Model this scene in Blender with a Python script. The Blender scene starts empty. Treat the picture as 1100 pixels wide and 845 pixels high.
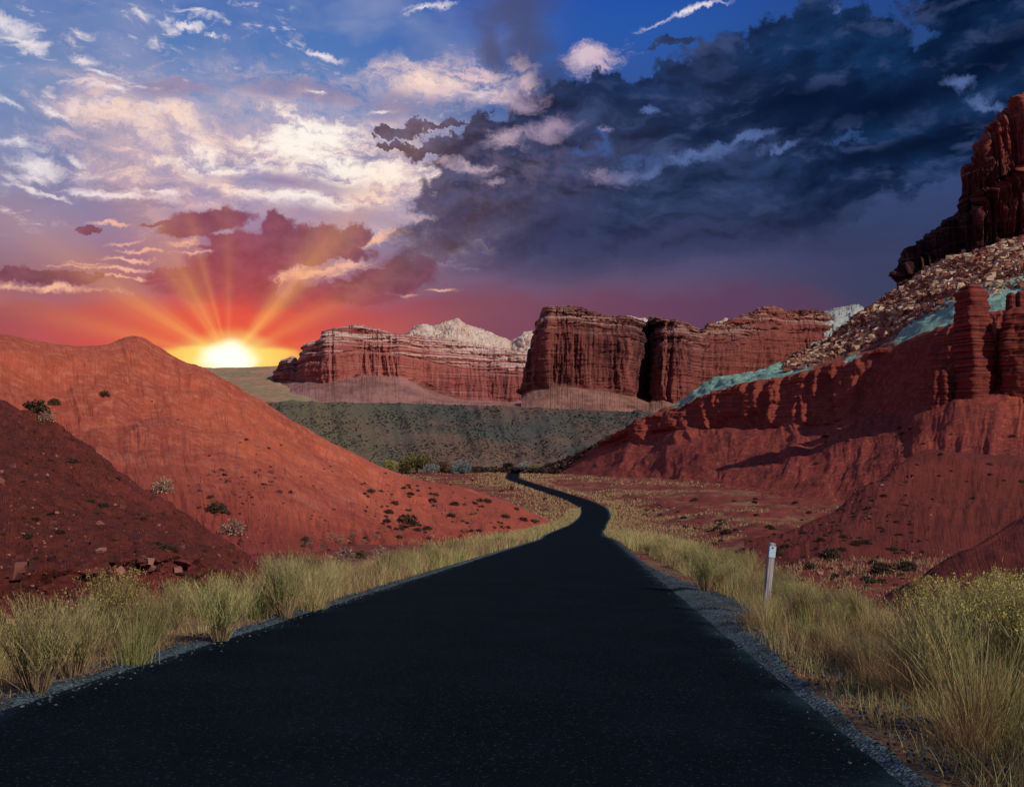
import bpy, math, random
import numpy as np
from mathutils import Vector, Matrix
from mathutils.bvhtree import BVHTree

C = bpy.context.scene.collection
SC = bpy.context.scene
R = math.radians
random.seed(7)
rng = np.random.default_rng(11)

# ---------------------------------------------------------------- camera
F = 953.0                       # focal length in photo pixels (photo 1100 wide)
EYE = 1.5
PITCH = math.atan2(475 - 422.5, F)
cp, sp = math.cos(PITCH), math.sin(PITCH)

def W(px, py, d):
    """world point on the sight line of photo pixel (px, py) at depth y = d"""
    dx, dy, dz = px - 550.0, F * cp - (422.5 - py) * sp, F * sp + (422.5 - py) * cp
    return Vector((dx / dy * d, d, EYE + dz / dy * d))

def Wn(px, py, d):
    dx = px - 550.0
    dy = F * cp - (422.5 - py) * sp
    dz = F * sp + (422.5 - py) * cp
    return np.stack([dx / dy * d, d + 0 * dx, EYE + dz / dy * d], -1)

cam_d = bpy.data.cameras.new('camera')
cam = bpy.data.objects.new('camera', cam_d)
C.objects.link(cam)
cam.location = (0, 0, EYE)
cam.rotation_euler = (R(90) + PITCH, 0, 0)
cam_d.sensor_width = 36
cam_d.lens = F / 1100 * 36
cam_d.clip_start = 0.05
cam_d.clip_end = 90000
SC.camera = cam
vs = SC.view_settings
vs.view_transform = 'Standard'
vs.look = 'None'
vs.gamma = 1
vs.exposure = 0
vs.use_curve_mapping = False

# ---------------------------------------------------------------- node helper
def lin(c):
    return tuple((x / 12.92 if x <= 0.04045 else ((x + 0.055) / 1.055) ** 2.4) for x in [v / 255 for v in c])

class NX:
    """tiny expression wrapper for shader maths"""
    def __init__(s, nt, sock): s.nt, s.s = nt, sock
    def _m(s, op, *a, clamp=False):
        n = s.nt.nodes.new('ShaderNodeMath'); n.operation = op; n.use_clamp = clamp
        for i, v in enumerate((s,) + a):
            if isinstance(v, NX): s.nt.links.new(v.s, n.inputs[i])
            else: n.inputs[i].default_value = v
        return NX(s.nt, n.outputs[0])
    def __add__(s, o): return s._m('ADD', o)
    __radd__ = __add__
    def __sub__(s, o): return s._m('SUBTRACT', o)
    def __rsub__(s, o): return (s * -1) + o
    def __mul__(s, o): return s._m('MULTIPLY', o)
    __rmul__ = __mul__
    def __truediv__(s, o): return s._m('DIVIDE', o)
    def max(s, o): return s._m('MAXIMUM', o)
    def min(s, o): return s._m('MINIMUM', o)
    def pow(s, o): return s._m('POWER', o)
    def abs(s): return s._m('ABSOLUTE')
    def sin(s): return s._m('SINE')
    def exp(s): return s._m('EXPONENT')
    def clamp(s): return s._m('ADD', 0.0, clamp=True)
    def smooth(s, a, b, lo=0.0, hi=1.0):
        n = s.nt.nodes.new('ShaderNodeMapRange'); n.interpolation_type = 'SMOOTHSTEP'
        s.nt.links.new(s.s, n.inputs['Value'])
        n.inputs['From Min'].default_value = a; n.inputs['From Max'].default_value = b
        n.inputs['To Min'].default_value = lo; n.inputs['To Max'].default_value = hi
        return NX(s.nt, n.outputs[0])
    def ramp(s, stops, interp='LINEAR'):
        n = s.nt.nodes.new('ShaderNodeValToRGB'); n.color_ramp.interpolation = interp
        s.nt.links.new(s.s, n.inputs[0])
        el = n.color_ramp.elements
        el[0].position, el[1].position = stops[0][0], stops[-1][0]
        el[0].color = (*stops[0][1], 1); el[1].color = (*stops[-1][1], 1)
        for p, c in stops[1:-1]:
            e = el.new(p); e.color = (*c, 1)
        return NX(s.nt, n.outputs[0])

def combine(nt, x, y, z=0.0):
    n = nt.nodes.new('ShaderNodeCombineXYZ')
    for i, v in enumerate((x, y, z)):
        if isinstance(v, NX): nt.links.new(v.s, n.inputs[i])
        else: n.inputs[i].default_value = v
    return NX(nt, n.outputs[0])

def noise(nt, vec, scale, detail=4, rough=0.5, dist=0.0, col=False):
    n = nt.nodes.new('ShaderNodeTexNoise')
    if vec is not None: nt.links.new(vec.s, n.inputs['Vector'])
    n.inputs['Scale'].default_value = scale; n.inputs['Detail'].default_value = detail
    n.inputs['Roughness'].default_value = rough; n.inputs['Distortion'].default_value = dist
    return NX(nt, n.outputs[1 if col else 0])

def mapping(nt, vec, scale=(1, 1, 1), loc=(0, 0, 0), rot=(0, 0, 0), kind='POINT'):
    n = nt.nodes.new('ShaderNodeMapping'); n.vector_type = kind
    nt.links.new(vec.s, n.inputs['Vector'])
    n.inputs['Location'].default_value = loc; n.inputs['Rotation'].default_value = rot; n.inputs['Scale'].default_value = scale
    return NX(nt, n.outputs[0])

def mix(nt, fac, a, b, mode='MIX'):
    n = nt.nodes.new('ShaderNodeMix'); n.data_type = 'RGBA'; n.blend_type = mode; n.clamp_factor = True
    for sock, v in ((n.inputs[0], fac), (n.inputs[6], a), (n.inputs[7], b)):
        if isinstance(v, NX): nt.links.new(v.s, sock)
        elif isinstance(v, tuple): sock.default_value = (*v, 1)
        else: sock.default_value = v
    return NX(nt, n.outputs[2])
# ---------------------------------------------------------------- light and sky
SUN_DIR = Vector((0.62, -0.56, 0.56)).normalized()      # from the scene towards the sun
sl = bpy.data.lights.new('sun', 'SUN'); sun = bpy.data.objects.new('sun', sl); C.objects.link(sun)
sl.energy = 3.2; sl.angle = R(0.6); sl.color = (1.0, 0.90, 0.80)
sun.rotation_euler = (-SUN_DIR).to_track_quat('-Z', 'Y').to_euler()
sun.location = (60, -40, 60)

world = bpy.data.worlds.new('World'); SC.world = world; world.use_nodes = True
nt = world.node_tree
for n in list(nt.nodes): nt.nodes.remove(n)
tc = nt.nodes.new('ShaderNodeTexCoord')
D = NX(nt, tc.outputs['Generated'])
sep = nt.nodes.new('ShaderNodeSeparateXYZ'); nt.links.new(D.s, sep.inputs[0])
dx, dy, dz = (NX(nt, sep.outputs[i]) for i in range(3))
az = dx._m('ARCTAN2', dy)
el = dz._m('ARCSINE')
Q = combine(nt, az, el)                                   # compass bearing and height, radians

def AE(px, py):
    v = W(px, py, 1.0) - Vector((0, 0, EYE)); v.normalize()
    return math.atan2(v.x, v.y), math.asin(v.z)

# domain warps shared by the cloud layers
wn = noise(nt, mapping(nt, Q, (1, 1.6, 1)), 9, 3, 0.55, col=True)
wsub = nt.nodes.new('ShaderNodeVectorMath'); wsub.operation = 'SUBTRACT'; nt.links.new(wn.s, wsub.inputs[0]); wsub.inputs[1].default_value = (0.5, 0.5, 0.5)
def warp(amount, base=Q, src=wsub.outputs[0]):
    s = nt.nodes.new('ShaderNodeVectorMath'); s.operation = 'SCALE'; nt.links.new(src, s.inputs[0]); s.inputs['Scale'].default_value = amount
    a = nt.nodes.new('ShaderNodeVectorMath'); a.operation = 'ADD'; nt.links.new(base.s, a.inputs[0]); nt.links.new(s.outputs[0], a.inputs[1])
    return NX(nt, a.outputs[0])
wn2 = noise(nt, Q, 38, 4, 0.68, col=True)
wsub2 = nt.nodes.new('ShaderNodeVectorMath'); wsub2.operation = 'SUBTRACT'; nt.links.new(wn2.s, wsub2.inputs[0]); wsub2.inputs[1].default_value = (0.5, 0.5, 0.5)
QW = warp(0.045)                       # gently bent
QF = warp(0.035, QW, wsub2.outputs[0])  # bent with billow-sized detail
QZ = QF

_rot = {}
def rotated(vec, deg):
    if deg == 0: return vec
    k = (vec.s.node.name, deg)
    if k not in _rot:
        m = mapping(nt, vec, rot=(0, 0, R(-deg)))
        _rot[k] = m
    return _rot[k]
def blob(px, py, rx, ry, rot=0.0, vec=None):
    """1 at the centre, 0 on the ellipse, negative outside"""
    a, e = AE(px, py)
    q = 0 if abs(rot) < 5 else 10 * round(rot / 10) if abs(rot) >= 15 else (10 if rot > 0 else -10)
    if q: a, e = a * math.cos(R(q)) + e * math.sin(R(q)), -a * math.sin(R(q)) + e * math.cos(R(q))
    s = nt.nodes.new('ShaderNodeVectorMath'); s.operation = 'MULTIPLY_ADD'
    nt.links.new(rotated(vec or QW, q).s, s.inputs[0])
    s.inputs[1].default_value = (F / rx, F / ry, 0); s.inputs[2].default_value = (-a * F / rx, -e * F / ry, 0)
    L = nt.nodes.new('ShaderNodeVectorMath'); L.operation = 'LENGTH'; nt.links.new(s.outputs[0], L.inputs[0])
    return 1.0 - NX(nt, L.outputs['Value'])
def union(bl, vec=None):
    f = None
    for b in bl:
        x = blob(*b, vec=vec); f = x if f is None else f._m('SMOOTH_MAX', x, 0.12)
    return f

# clear-sky part: Nishita, tinted by the sunset gradients
sky = nt.nodes.new('ShaderNodeTexSky'); sky.sky_type = 'NISHITA'; sky.sun_disc = False
sky.sun_elevation = math.asin(SUN_DIR.z); sky.sun_rotation = math.atan2(SUN_DIR.x, SUN_DIR.y)
sky.air_density = 1.2; sky.dust_density = 2.0; sky.ozone_density = 2.0
nish = NX(nt, sky.outputs[0])

def E(py): return AE(550, py)[1] / 0.6
t = (el / 0.6).clamp()
rl = t.ramp([(0.0, lin((150, 62, 52))), (E(372), lin((206, 84, 66))), (E(350), lin((164, 78, 82))), (E(325), lin((142, 84, 100))), (E(300), lin((142, 104, 122))),
             (E(270), lin((140, 122, 150))), (E(210), lin((118, 130, 170))), (E(130), lin((100, 138, 188))), (E(50), lin((74, 118, 184))), (E(0), lin((62, 104, 176))), (1.0, lin((30, 60, 120)))])
rr = t.ramp([(0.0, lin((66, 40, 60))), (E(345), lin((122, 62, 84))), (E(310), lin((96, 62, 92))), (E(270), lin((66, 66, 104))), (E(200), lin((52, 72, 118))),
             (E(110), lin((44, 78, 146))), (E(40), lin((32, 84, 168))), (E(0), lin((24, 78, 170))), (1.0, lin((14, 40, 100)))])
rfar = t.ramp([(0.0, lin((44, 36, 56))), (E(300), lin((50, 44, 78))), (E(250), lin((46, 56, 98))), (E(190), lin((42, 66, 112))), (E(100), lin((30, 62, 118))), (E(0), lin((26, 66, 140))), (1.0, lin((12, 32, 84)))])
f1 = az.smooth(AE(330, 300)[0], AE(640, 300)[0])
f2 = az.smooth(AE(680, 300)[0], AE(960, 300)[0])
col = mix(nt, f2, mix(nt, f1, rl, rr), rfar)
col = mix(nt, 0.12, col, mix(nt, 1.0, nish, (0.05, 0.07, 0.10), 'MULTIPLY'))

# soft mottling of the high veil
veil = noise(nt, mapping(nt, QW, (5, 11, 1)), 1.0, 4, 0.6)
col = mix(nt, veil.smooth(0.38, 0.68) * (1.0 - f1) * el.smooth(0.16, 0.3) * 0.7, col, lin((150, 160, 194)))

# bright backlit veil around the middle left
bf = union([(330, 162, 170, 72, -4), (350, 150, 110, 60), (235, 190, 130, 56), (150, 140, 90, 50, -10), (420, 200, 130, 66, 10), (200, 132, 70, 30, -10), (470, 90, 80, 26), (380, 232, 150, 30)])
str1 = noise(nt, mapping(nt, QW, (9, 27, 1), (3, 1, 0), (0, 0, R(4))), 1.0, 5, 0.66)
str2 = noise(nt, mapping(nt, QF, (26, 66, 1), (7, 1, 0)), 1.0, 4, 0.66)
bm = (bf * 0.95 + (str1 - 0.5) * 2.3 + (str2 - 0.5) * 2.6)
col = mix(nt, bm.smooth(-0.35, 0.8) * 0.85, col, lin((196, 180, 196)))
col = mix(nt, (bm - 0.38).smooth(0.0, 0.9) * 0.9, col, lin((250, 222, 206)))
core = union([(335, 148, 75, 34, 8), (375, 178, 95, 26), (240, 178, 70, 18), (330, 215, 90, 12, 3)])
col = mix(nt, (core + (str1 - 0.5) * 2.4 + (str2 - 0.5) * 2.4).smooth(0.05, 1.0) * 0.95, col, lin((255, 250, 240)))
# purple shadows inside it
ps = union([(300, 193, 90, 8, 2), (370, 232, 110, 14), (290, 240, 120, 12, -3), (420, 112, 60, 14), (190, 100, 60, 14, 10), (330, 100, 90, 13)])
col = mix(nt, (ps + (str1 - 0.5) * 2 + (str2 - 0.5) * 2).smooth(-0.2, 0.8) * 0.75, col, lin((140, 132, 168)))

# scattered little bright clouds of the left
pn = noise(nt, mapping(nt, QW, (40, 92, 1), (1.3, 0.4, 0), (0, 0, R(-6))), 1.0, 4, 0.58, 0.2)
pr = union([(40, 40, 90, 60), (20, 175, 70, 60), (180, 35, 110, 45), (120, 110, 110, 50), (250, 20, 70, 40), (130, 205, 120, 22, -3), (330, 55, 60, 20, -20), (480, 95, 70, 40)])
col = mix(nt, (pn + (pr.clamp() * 0.10) + (str1 - 0.5) * 0.6).smooth(0.60, 0.86) * pr.smooth(-0.3, 0.3) * 0.8, col, lin((236, 226, 232)))
# cirrus wisps and individual white clouds
wis = union([(470, 6, 34, 4, 8), (455, 10, 22, 3, 20), (742, 13, 52, 3.2, 12), (14, 28, 24, 12, -8), (18, 38, 30, 5, -12), (40, 57, 14, 6, -10), (88, 66, 14, 6, 4), (8, 112, 22, 3, -18), (12, 152, 34, 5, -3), (40, 178, 30, 13, -8), (38, 188, 22, 7), (120, 208, 60, 4, -4), (170, 207, 34, 3), (42, 204, 32, 3, -8),
             (108, 80, 22, 3, -10), (200, 32, 24, 6, 14), (230, 40, 10, 2.5), (225, 18, 16, 6), (345, 58, 18, 4, -8), (340, 102, 12, 2, 0), (128, 98, 24, 3, -4), (405, 118, 18, 3, 6), (150, 18, 14, 5, -20), (60, 122, 18, 4, -20), (80, 170, 14, 4, -20)], vec=warp(0.022, warp(0.02), wsub2.outputs[0]))
col = mix(nt, (wis * 1.2 + (str2 - 0.5) * 3.2).smooth(-0.2, 1.4) * 0.85, col, lin((246, 236, 238)))
pk = union([(632, 66, 32, 15, 0), (640, 60, 40, 10), (500, 80, 42, 5, -8), (520, 76, 30, 4, -10), (490, 97, 36, 5, 4), (560, 70, 12, 12), (566, 92, 12, 12, -30)], vec=warp(0.03, warp(0.02), wsub2.outputs[0]))
col = mix(nt, (pk * 1.2 + (str2 - 0.5) * 2.4 + (str1 - 0.5)).smooth(-0.3, 1.1) * 0.85, col, lin((226, 198, 206)))

# the grey column above centre
gc = union([(566, 40, 40, 55, -8), (590, 95, 40, 30), (530, 50, 22, 36, 12), (556, 10, 60, 24)])
col = mix(nt, (gc + (str1 - 0.5) * 1.5).smooth(-0.15, 0.9) * 0.8, col, lin((62, 74, 112)))

# dusk bank low over the horizon: peach streaks, then purple cloud
pe = union([(345, 290, 56, 9, 8), (400, 258, 50, 6, 20), (125, 240, 24, 3), (134, 262, 20, 2, 6), (135, 279, 30, 2.5, 4), (150, 270, 24, 2, 3), (195, 262, 24, 6, 8), (120, 288, 50, 2), (160, 299, 60, 1.6, 3), (60, 310, 60, 4, 4), (300, 300, 18, 6, 40), (365, 307, 20, 2), (205, 273, 22, 2, 6), (430, 316, 26, 2), (475, 313, 20, 2), (96, 283, 20, 2)],
           vec=warp(0.020, warp(0.015), wsub2.outputs[0]))
col = mix(nt, (pe * 1.1 + (str2 - 0.5) * 3.0).smooth(-0.2, 1.1) * 0.9, col, lin((250, 196, 166)))

bill = noise(nt, mapping(nt, Q, (1, 1.25, 1), (0.7, 0.2, 0)), 46, 5, 0.6)
big = noise(nt, mapping(nt, QW, (1, 1.7, 1), (0.2, 0.6, 0)), 12, 4, 0.6)
QP = warp(0.028, warp(0.018), wsub2.outputs[0])
pb = union([(228, 238, 44, 13, 6), (205, 247, 40, 8, 12), (300, 250, 24, 20), (297, 236, 13, 11), (345, 255, 40, 16), (385, 253, 16, 12), (366, 266, 40, 10, -8), (285, 268, 60, 22, 12), (255, 282, 60, 16, 10), (215, 293, 60, 9, 12), (268, 295, 40, 20), (340, 318, 90, 14, 6), (420, 300, 62, 22, 24),
            (40, 296, 66, 8, 1), (95, 296, 16, 4), (95, 246, 8, 4), (185, 240, 34, 3, 10), (262, 312, 90, 18), (330, 262, 60, 16), (300, 272, 70, 22), (240, 262, 40, 10)], vec=QP)
pmask = (pb + (bill - 0.5) * 0.9).smooth(-0.08, 0.26)
phole = union([(342, 290, 52, 9, 8), (308, 308, 14, 6, 30), (195, 262, 26, 6, 8), (372, 284, 40, 4)], vec=QP)
pmask = pmask * (phole * 1.3 + (bill - 0.5) * 1.6).smooth(-0.1, 0.35, 1.0, 0.0)
pcol = mix(nt, bill.smooth(0.3, 0.75), lin((84, 50, 78)), lin((124, 72, 98)))
col = mix(nt, pmask * 0.9, col, pcol)
# low red bank
lb = union([(120, 352, 200, 36, 6), (330, 352, 220, 40, 0), (540, 350, 300, 50, 0), (20, 345, 90, 26, 4), (700, 340, 260, 40)])
ddx = az - AE(246, 386)[0]; ddy = el - AE(246, 386)[1]; r = (ddx * ddx * 0.62 + ddy * ddy).pow(0.5)
lcol = mix(nt, r.smooth(0.0, 0.24), lin((226, 80, 62)), mix(nt, az.smooth(AE(500, 0)[0], AE(800, 0)[0]), lin((122, 70, 92)), lin((92, 60, 90))))
col = mix(nt, (lb + (big - 0.5) * 1.0).smooth(0.0, 0.6) * 0.8, col, lcol)

# great dark storm cloud of the right
dk = union([(430, 142, 34, 7, -4), (425, 158, 22, 4, 4), (470, 138, 36, 5, 2), (462, 158, 34, 8, 12), (500, 166, 44, 16, 8), (520, 145, 26, 20), (560, 150, 40, 22), (600, 130, 60, 34, 12), (655, 108, 44, 26), (660, 94, 16, 10), (700, 130, 60, 40),
            (780, 92, 80, 48, 8), (730, 100, 38, 30), (846, 60, 60, 42), (878, 20, 26, 26, 0), (900, 48, 70, 32, -8), (945, 52, 34, 26), (960, 90, 90, 36), (1000, 100, 90, 34, 12), (1060, 60, 110, 34, 14), (1090, 20, 60, 30, 0), (1040, 12, 60, 16, -14), (1180, 60, 130, 110),
            (860, 120, 160, 40, 8), (720, 46, 26, 5, -4), (700, 215, 200, 40, 6), (560, 205, 120, 46, 8), (500, 232, 80, 40, 24), (620, 250, 160, 34), (470, 262, 62, 22, 32), (900, 190, 200, 32, 10), (1010, 160, 140, 26, 10), (1040, 125, 90, 26), (800, 250, 160, 22, 8), (440, 290, 60, 16, 36)], vec=warp(0.04, warp(0.030), wsub2.outputs[0]))
dmask = (dk + (bill - 0.5) * 1.0 + (big - 0.5) * 0.6)
soft = el.smooth(AE(0, 300)[1], AE(0, 215)[1])           # its foot fades out in falling rain
hard = dmask.smooth(-0.08, 0.16); fuzzy = dmask.smooth(-0.35, 0.8)
dm = mix(nt, el.smooth(AE(0, 260)[1], AE(0, 150)[1]), fuzzy, hard)
gap = union([(745, 168, 62, 8, 7), (700, 182, 22, 7, 20), (668, 190, 34, 11, 4), (800, 150, 34, 5, 10), (1030, 90, 16, 8, -20), (1056, 112, 18, 5, -30), (590, 138, 40, 12, 10), (545, 150, 26, 11), (500, 178, 40, 6, -10), (530, 196, 14, 5), (838, 156, 26, 4, 8), (560, 110, 30, 14), (700, 120, 10, 4), (440, 232, 22, 4), (650, 140, 8, 4), (900, 12, 4, 3)], vec=QP)
gm = (gap * 1.2 + (str2 - 0.5) * 2.2 + (bill - 0.5)).smooth(-0.25, 1.3)
shade = noise(nt, mapping(nt, QW, (1, 2.6, 1), (4, 3, 0), (0, 0, R(12))), 7, 4, 0.62)
dcol = mix(nt, shade.smooth(0.34, 0.66), lin((18, 36, 68)), lin((48, 62, 98)))
dcolr = mix(nt, shade.smooth(0.38, 0.7), lin((3, 18, 48)), lin((22, 52, 92)))
dcol = mix(nt, az.smooth(AE(700, 0)[0], AE(950, 0)[0]), dcol, dcolr)
warm = union([(450, 150, 90, 60), (540, 180, 120, 60)])
dcol = mix(nt, warm.smooth(-0.2, 1.0) * 0.5 * bill.smooth(0.35, 0.7), dcol, lin((120, 108, 140)))
dcol = mix(nt, el.smooth(AE(0, 180)[1], AE(0, 270)[1]) * (0.35 + 0.5 * shade), dcol, lin((58, 66, 100)))
topl = union([(700, 100, 90, 40), (850, 50, 90, 40), (950, 50, 60, 30)])
dcol = mix(nt, topl.smooth(-0.1, 0.8) * 0.8, dcol, mix(nt, shade.smooth(0.35, 0.65), lin((6, 36, 70)), lin((20, 52, 94))))
ra = noise(nt, mapping(nt, QW, (1, 2.0, 1), (2.0, 5.0, 0)), 13, 5, 0.56); rb = noise(nt, mapping(nt, QW, (1, 2.0, 1), (2.0 + 0.008, 5.0 - 0.022, 0)), 13, 5, 0.56)
rel = (ra - rb) * 3.2 + 0.5                              # billows turned towards the bright side are paler
dcol = mix(nt, rel.smooth(0.5, 1.05) * el.smooth(AE(0, 250)[1], AE(0, 170)[1], 0.25, 1.0) * 0.5, dcol, lin((66, 84, 128)))
dcol = mix(nt, (1.0 - rel).smooth(0.5, 1.05) * 0.65, dcol, lin((6, 20, 46)))
deep = union([(960, 110, 170, 20, 10), (1080, 55, 110, 22, 16), (850, 110, 100, 20), (1000, 150, 110, 14, 8)])
dcol = mix(nt, (deep + (shade - 0.5) * 1.5).smooth(-0.2, 1.0) * 0.8, dcol, lin((1, 9, 32)))
col = mix(nt, dm * (1.0 - gm) * soft * 0.95, col, dcol)
gcol = mix(nt, az.smooth(AE(600, 0)[0], AE(700, 0)[0]), lin((206, 168, 172)), lin((98, 118, 168)))
col = mix(nt, gm * 0.55, col, gcol)
# dim rain veil below it
rv = (union([(700, 262, 280, 34, 6), (560, 262, 140, 40, 20), (900, 250, 260, 40)]) + (shade - 0.5) * 1.6)
col = mix(nt, rv.smooth(0.0, 1.1) * 0.55, col, lin((48, 52, 84)))

# ------- the low sun and its glow
sa, se = AE(246, 386)
ddx = az - sa; ddy = (el - se)
r = (ddx * ddx + ddy * ddy).pow(0.5)
ang = ddy._m('ARCTAN2', ddx)
rayn = noise(nt, combine(nt, ang.sin() * 1.0, ang._m('COSINE')), 5.0, 2, 0.5)
def beam(deg, w): return ((ang - R(deg)) * (1.0 / R(w))).pow(2.0)._m('MULTIPLY', -1.0).exp()
rayf = (beam(150, 9) * 0.9 + beam(120, 8) * 0.9 + beam(106, 3) * 0.35 + beam(92, 4) * 0.25 + beam(52, 8) + beam(30, 6) * 0.4 + beam(168, 5) * 0.5 + beam(12, 5) * 0.25) * rayn.smooth(0.25, 0.6, 0.55, 1.0)
def addg(col, fac, c):
    return mix(nt, 1.0, col, mix(nt, 1.0, combine(nt, fac, fac, fac), c, 'MULTIPLY'), 'ADD')
low = el.smooth(AE(0, 366)[1], AE(0, 372)[1])
band = union([(246, 388, 118, 17, 0), (220, 377, 60, 8), (285, 382, 50, 8)], vec=warp(0.02))
col = mix(nt, (r * -13.0).exp() * 0.95, col, lin((246, 92, 58)))
col = mix(nt, (r * -7.5).exp() * rayf * 0.9 * r.smooth(0.0, 0.03), col, lin((255, 178, 98)))
col = mix(nt, band.smooth(-0.05, 0.6) * 0.95, col, lin((255, 196, 88)))
col = mix(nt, blob(246, 386, 75, 34).smooth(0.0, 1.0), col, lin((255, 236, 130)))
col = mix(nt, blob(246, 386, 34, 20).smooth(0.0, 0.7), col, (1.3, 1.2, 0.95))
bg = nt.nodes.new('ShaderNodeBackground'); nt.links.new(col.s, bg.inputs[0]); bg.inputs[1].default_value = 1.0
wo = nt.nodes.new('ShaderNodeOutputWorld'); nt.links.new(bg.outputs[0], wo.inputs[0])
world.cycles.sampling_method = 'NONE'
SC.cycles.max_bounces = 4; SC.cycles.diffuse_bounces = 1; SC.cycles.glossy_bounces = 1; SC.cycles.transparent_max_bounces = 6
# ---------------------------------------------------------------- numpy noise
_perm = np.random.default_rng(5).permutation(4096)
_grad = np.random.default_rng(6).normal(size=(4096, 3)); _grad /= np.linalg.norm(_grad, axis=1)[:, None]
def perlin(x, y, z=0.0):
    x, y, z = np.broadcast_arrays(np.asarray(x, float), np.asarray(y, float), np.asarray(z, float))
    xi, yi, zi = np.floor(x).astype(int), np.floor(y).astype(int), np.floor(z).astype(int)
    xf, yf, zf = x - xi, y - yi, z - zi
    u, v, w = (t * t * t * (t * (t * 6 - 15) + 10) for t in (xf, yf, zf))
    def g(i, j, k):
        h = _perm[(_perm[(_perm[(xi + i) & 4095] + yi + j) & 4095] + zi + k) & 4095]
        gr = _grad[h]
        return gr[..., 0] * (xf - i) + gr[..., 1] * (yf - j) + gr[..., 2] * (zf - k)
    def L(a, b, t): return a + (b - a) * t
    return L(L(L(g(0, 0, 0), g(1, 0, 0), u), L(g(0, 1, 0), g(1, 1, 0), u), v),
             L(L(g(0, 0, 1), g(1, 0, 1), u), L(g(0, 1, 1), g(1, 1, 1), u), v), w) * 1.6
def fbm(x, y, z=0.0, o=4, gain=0.5, ridged=False):
    s, a, n = 0, 1.0, 0
    for k in range(o):
        p = perlin(np.asarray(x) * 2.03 ** k + 17.1 * k, np.asarray(y) * 2.03 ** k + 5.7 * k, np.asarray(z) * 2.03 ** k + 3.3 * k)
        if ridged: p = 1 - 2 * np.abs(p)
        s = s + a * p; n += a; a *= gain
    return s / n
def sstep(a, b, x):
    t = np.clip((x - a) / (b - a), 0, 1); return t * t * (3 - 2 * t)

def mesh_np(name, verts, faces, mat=None, smooth=True, attrs=None, uv=None, parent=None, mats=None, mat_idx=None):
    """one mesh object from arrays; faces is (n,3) or (n,4)"""
    me = bpy.data.meshes.new(name)
    verts = np.asarray(verts, np.float32).reshape(-1, 3); faces = np.asarray(faces, np.int32)
    k = faces.shape[1]
    me.vertices.add(len(verts)); me.vertices.foreach_set('co', verts.ravel())
    me.loops.add(faces.size); me.loops.foreach_set('vertex_index', faces.ravel())
    me.polygons.add(len(faces)); me.polygons.foreach_set('loop_start', np.arange(0, faces.size, k, dtype=np.int32))
    me.polygons.foreach_set('use_smooth', np.full(len(faces), bool(smooth)))
    if mat_idx is not None: me.polygons.foreach_set('material_index', np.asarray(mat_idx, np.int32))
    if attrs:
        for an, av in attrs.items():
            a = me.attributes.new(an, 'FLOAT', 'POINT'); a.data.foreach_set('value', np.asarray(av, np.float32).ravel())
    me.update(calc_edges=True)
    for m in (mats or ([mat] if mat else [])): me.materials.append(m)
    o = bpy.data.objects.new(name, me); C.objects.link(o)
    if parent: o.parent = parent
    return o

def grid_faces(nu, nv):
    i = np.arange(nu * nv).reshape(nv, nu)
    return np.stack([i[:-1, :-1], i[:-1, 1:], i[1:, 1:], i[1:, :-1]], -1).reshape(-1, 4)

def structure(o): o['kind'] = 'structure'; return o
TERRAIN = []
def bvh_of(o):
    me = o.data
    v = np.empty(len(me.vertices) * 3, np.float32); me.vertices.foreach_get('co', v)
    f = np.empty(len(me.loops), np.int32); me.loops.foreach_get('vertex_index', f)
    n = len(me.polygons)
    return BVHTree.FromPolygons(v.reshape(-1, 3).tolist(), f.reshape(n, -1).tolist())
def add_terrain(o, key):
    TERRAIN.append((key, bvh_of(o))); return structure(o)
EYEV = Vector((0, 0, EYE))
def hit(px, py, only=None):
    d = (W(px, py, 1.0) - EYEV).normalized(); best = None
    for k, b in TERRAIN:
        r = b.ray_cast(EYEV, d)
        if r[0] is not None and (best is None or r[3] < best[2]): best = (r[0], r[1], r[3], k)
    if best is None or (only and best[3] not in only): return None
    return best
def drop(x, y, only=None):
    best = None
    for k, b in TERRAIN:
        if only and k not in only: continue
        r = b.ray_cast(Vector((x, y, 900)), Vector((0, 0, -1)))
        if r[0] is not None and (best is None or r[0].z > best[0].z): best = (r[0], r[1], k)
    return best

# ---------------------------------------------------------------- materials
def new_mat(name, rough=0.9):
    m = bpy.data.materials.new(name); m.use_nodes = True
    nt = m.node_tree; b = nt.nodes['Principled BSDF']
    b.inputs['Roughness'].default_value = rough
    b.inputs['Specular IOR Level'].default_value = 0.15
    return m, nt, b
def tcoord(nt, which='Object'):
    n = nt.nodes.new('ShaderNodeTexCoord'); return NX(nt, n.outputs[which])
def attr(nt, name):
    n = nt.nodes.new('ShaderNodeAttribute'); n.attribute_name = name; return NX(nt, n.outputs['Fac'])
def bump(nt, b, h, strength, dist):
    n = nt.nodes.new('ShaderNodeBump'); n.inputs['Strength'].default_value = strength; n.inputs['Distance'].default_value = dist
    nt.links.new(h.s, n.inputs['Height']); nt.links.new(n.outputs[0], b.inputs['Normal'])
def setc(nt, b, c): nt.links.new(c.s, b.inputs['Base Color'])

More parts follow.
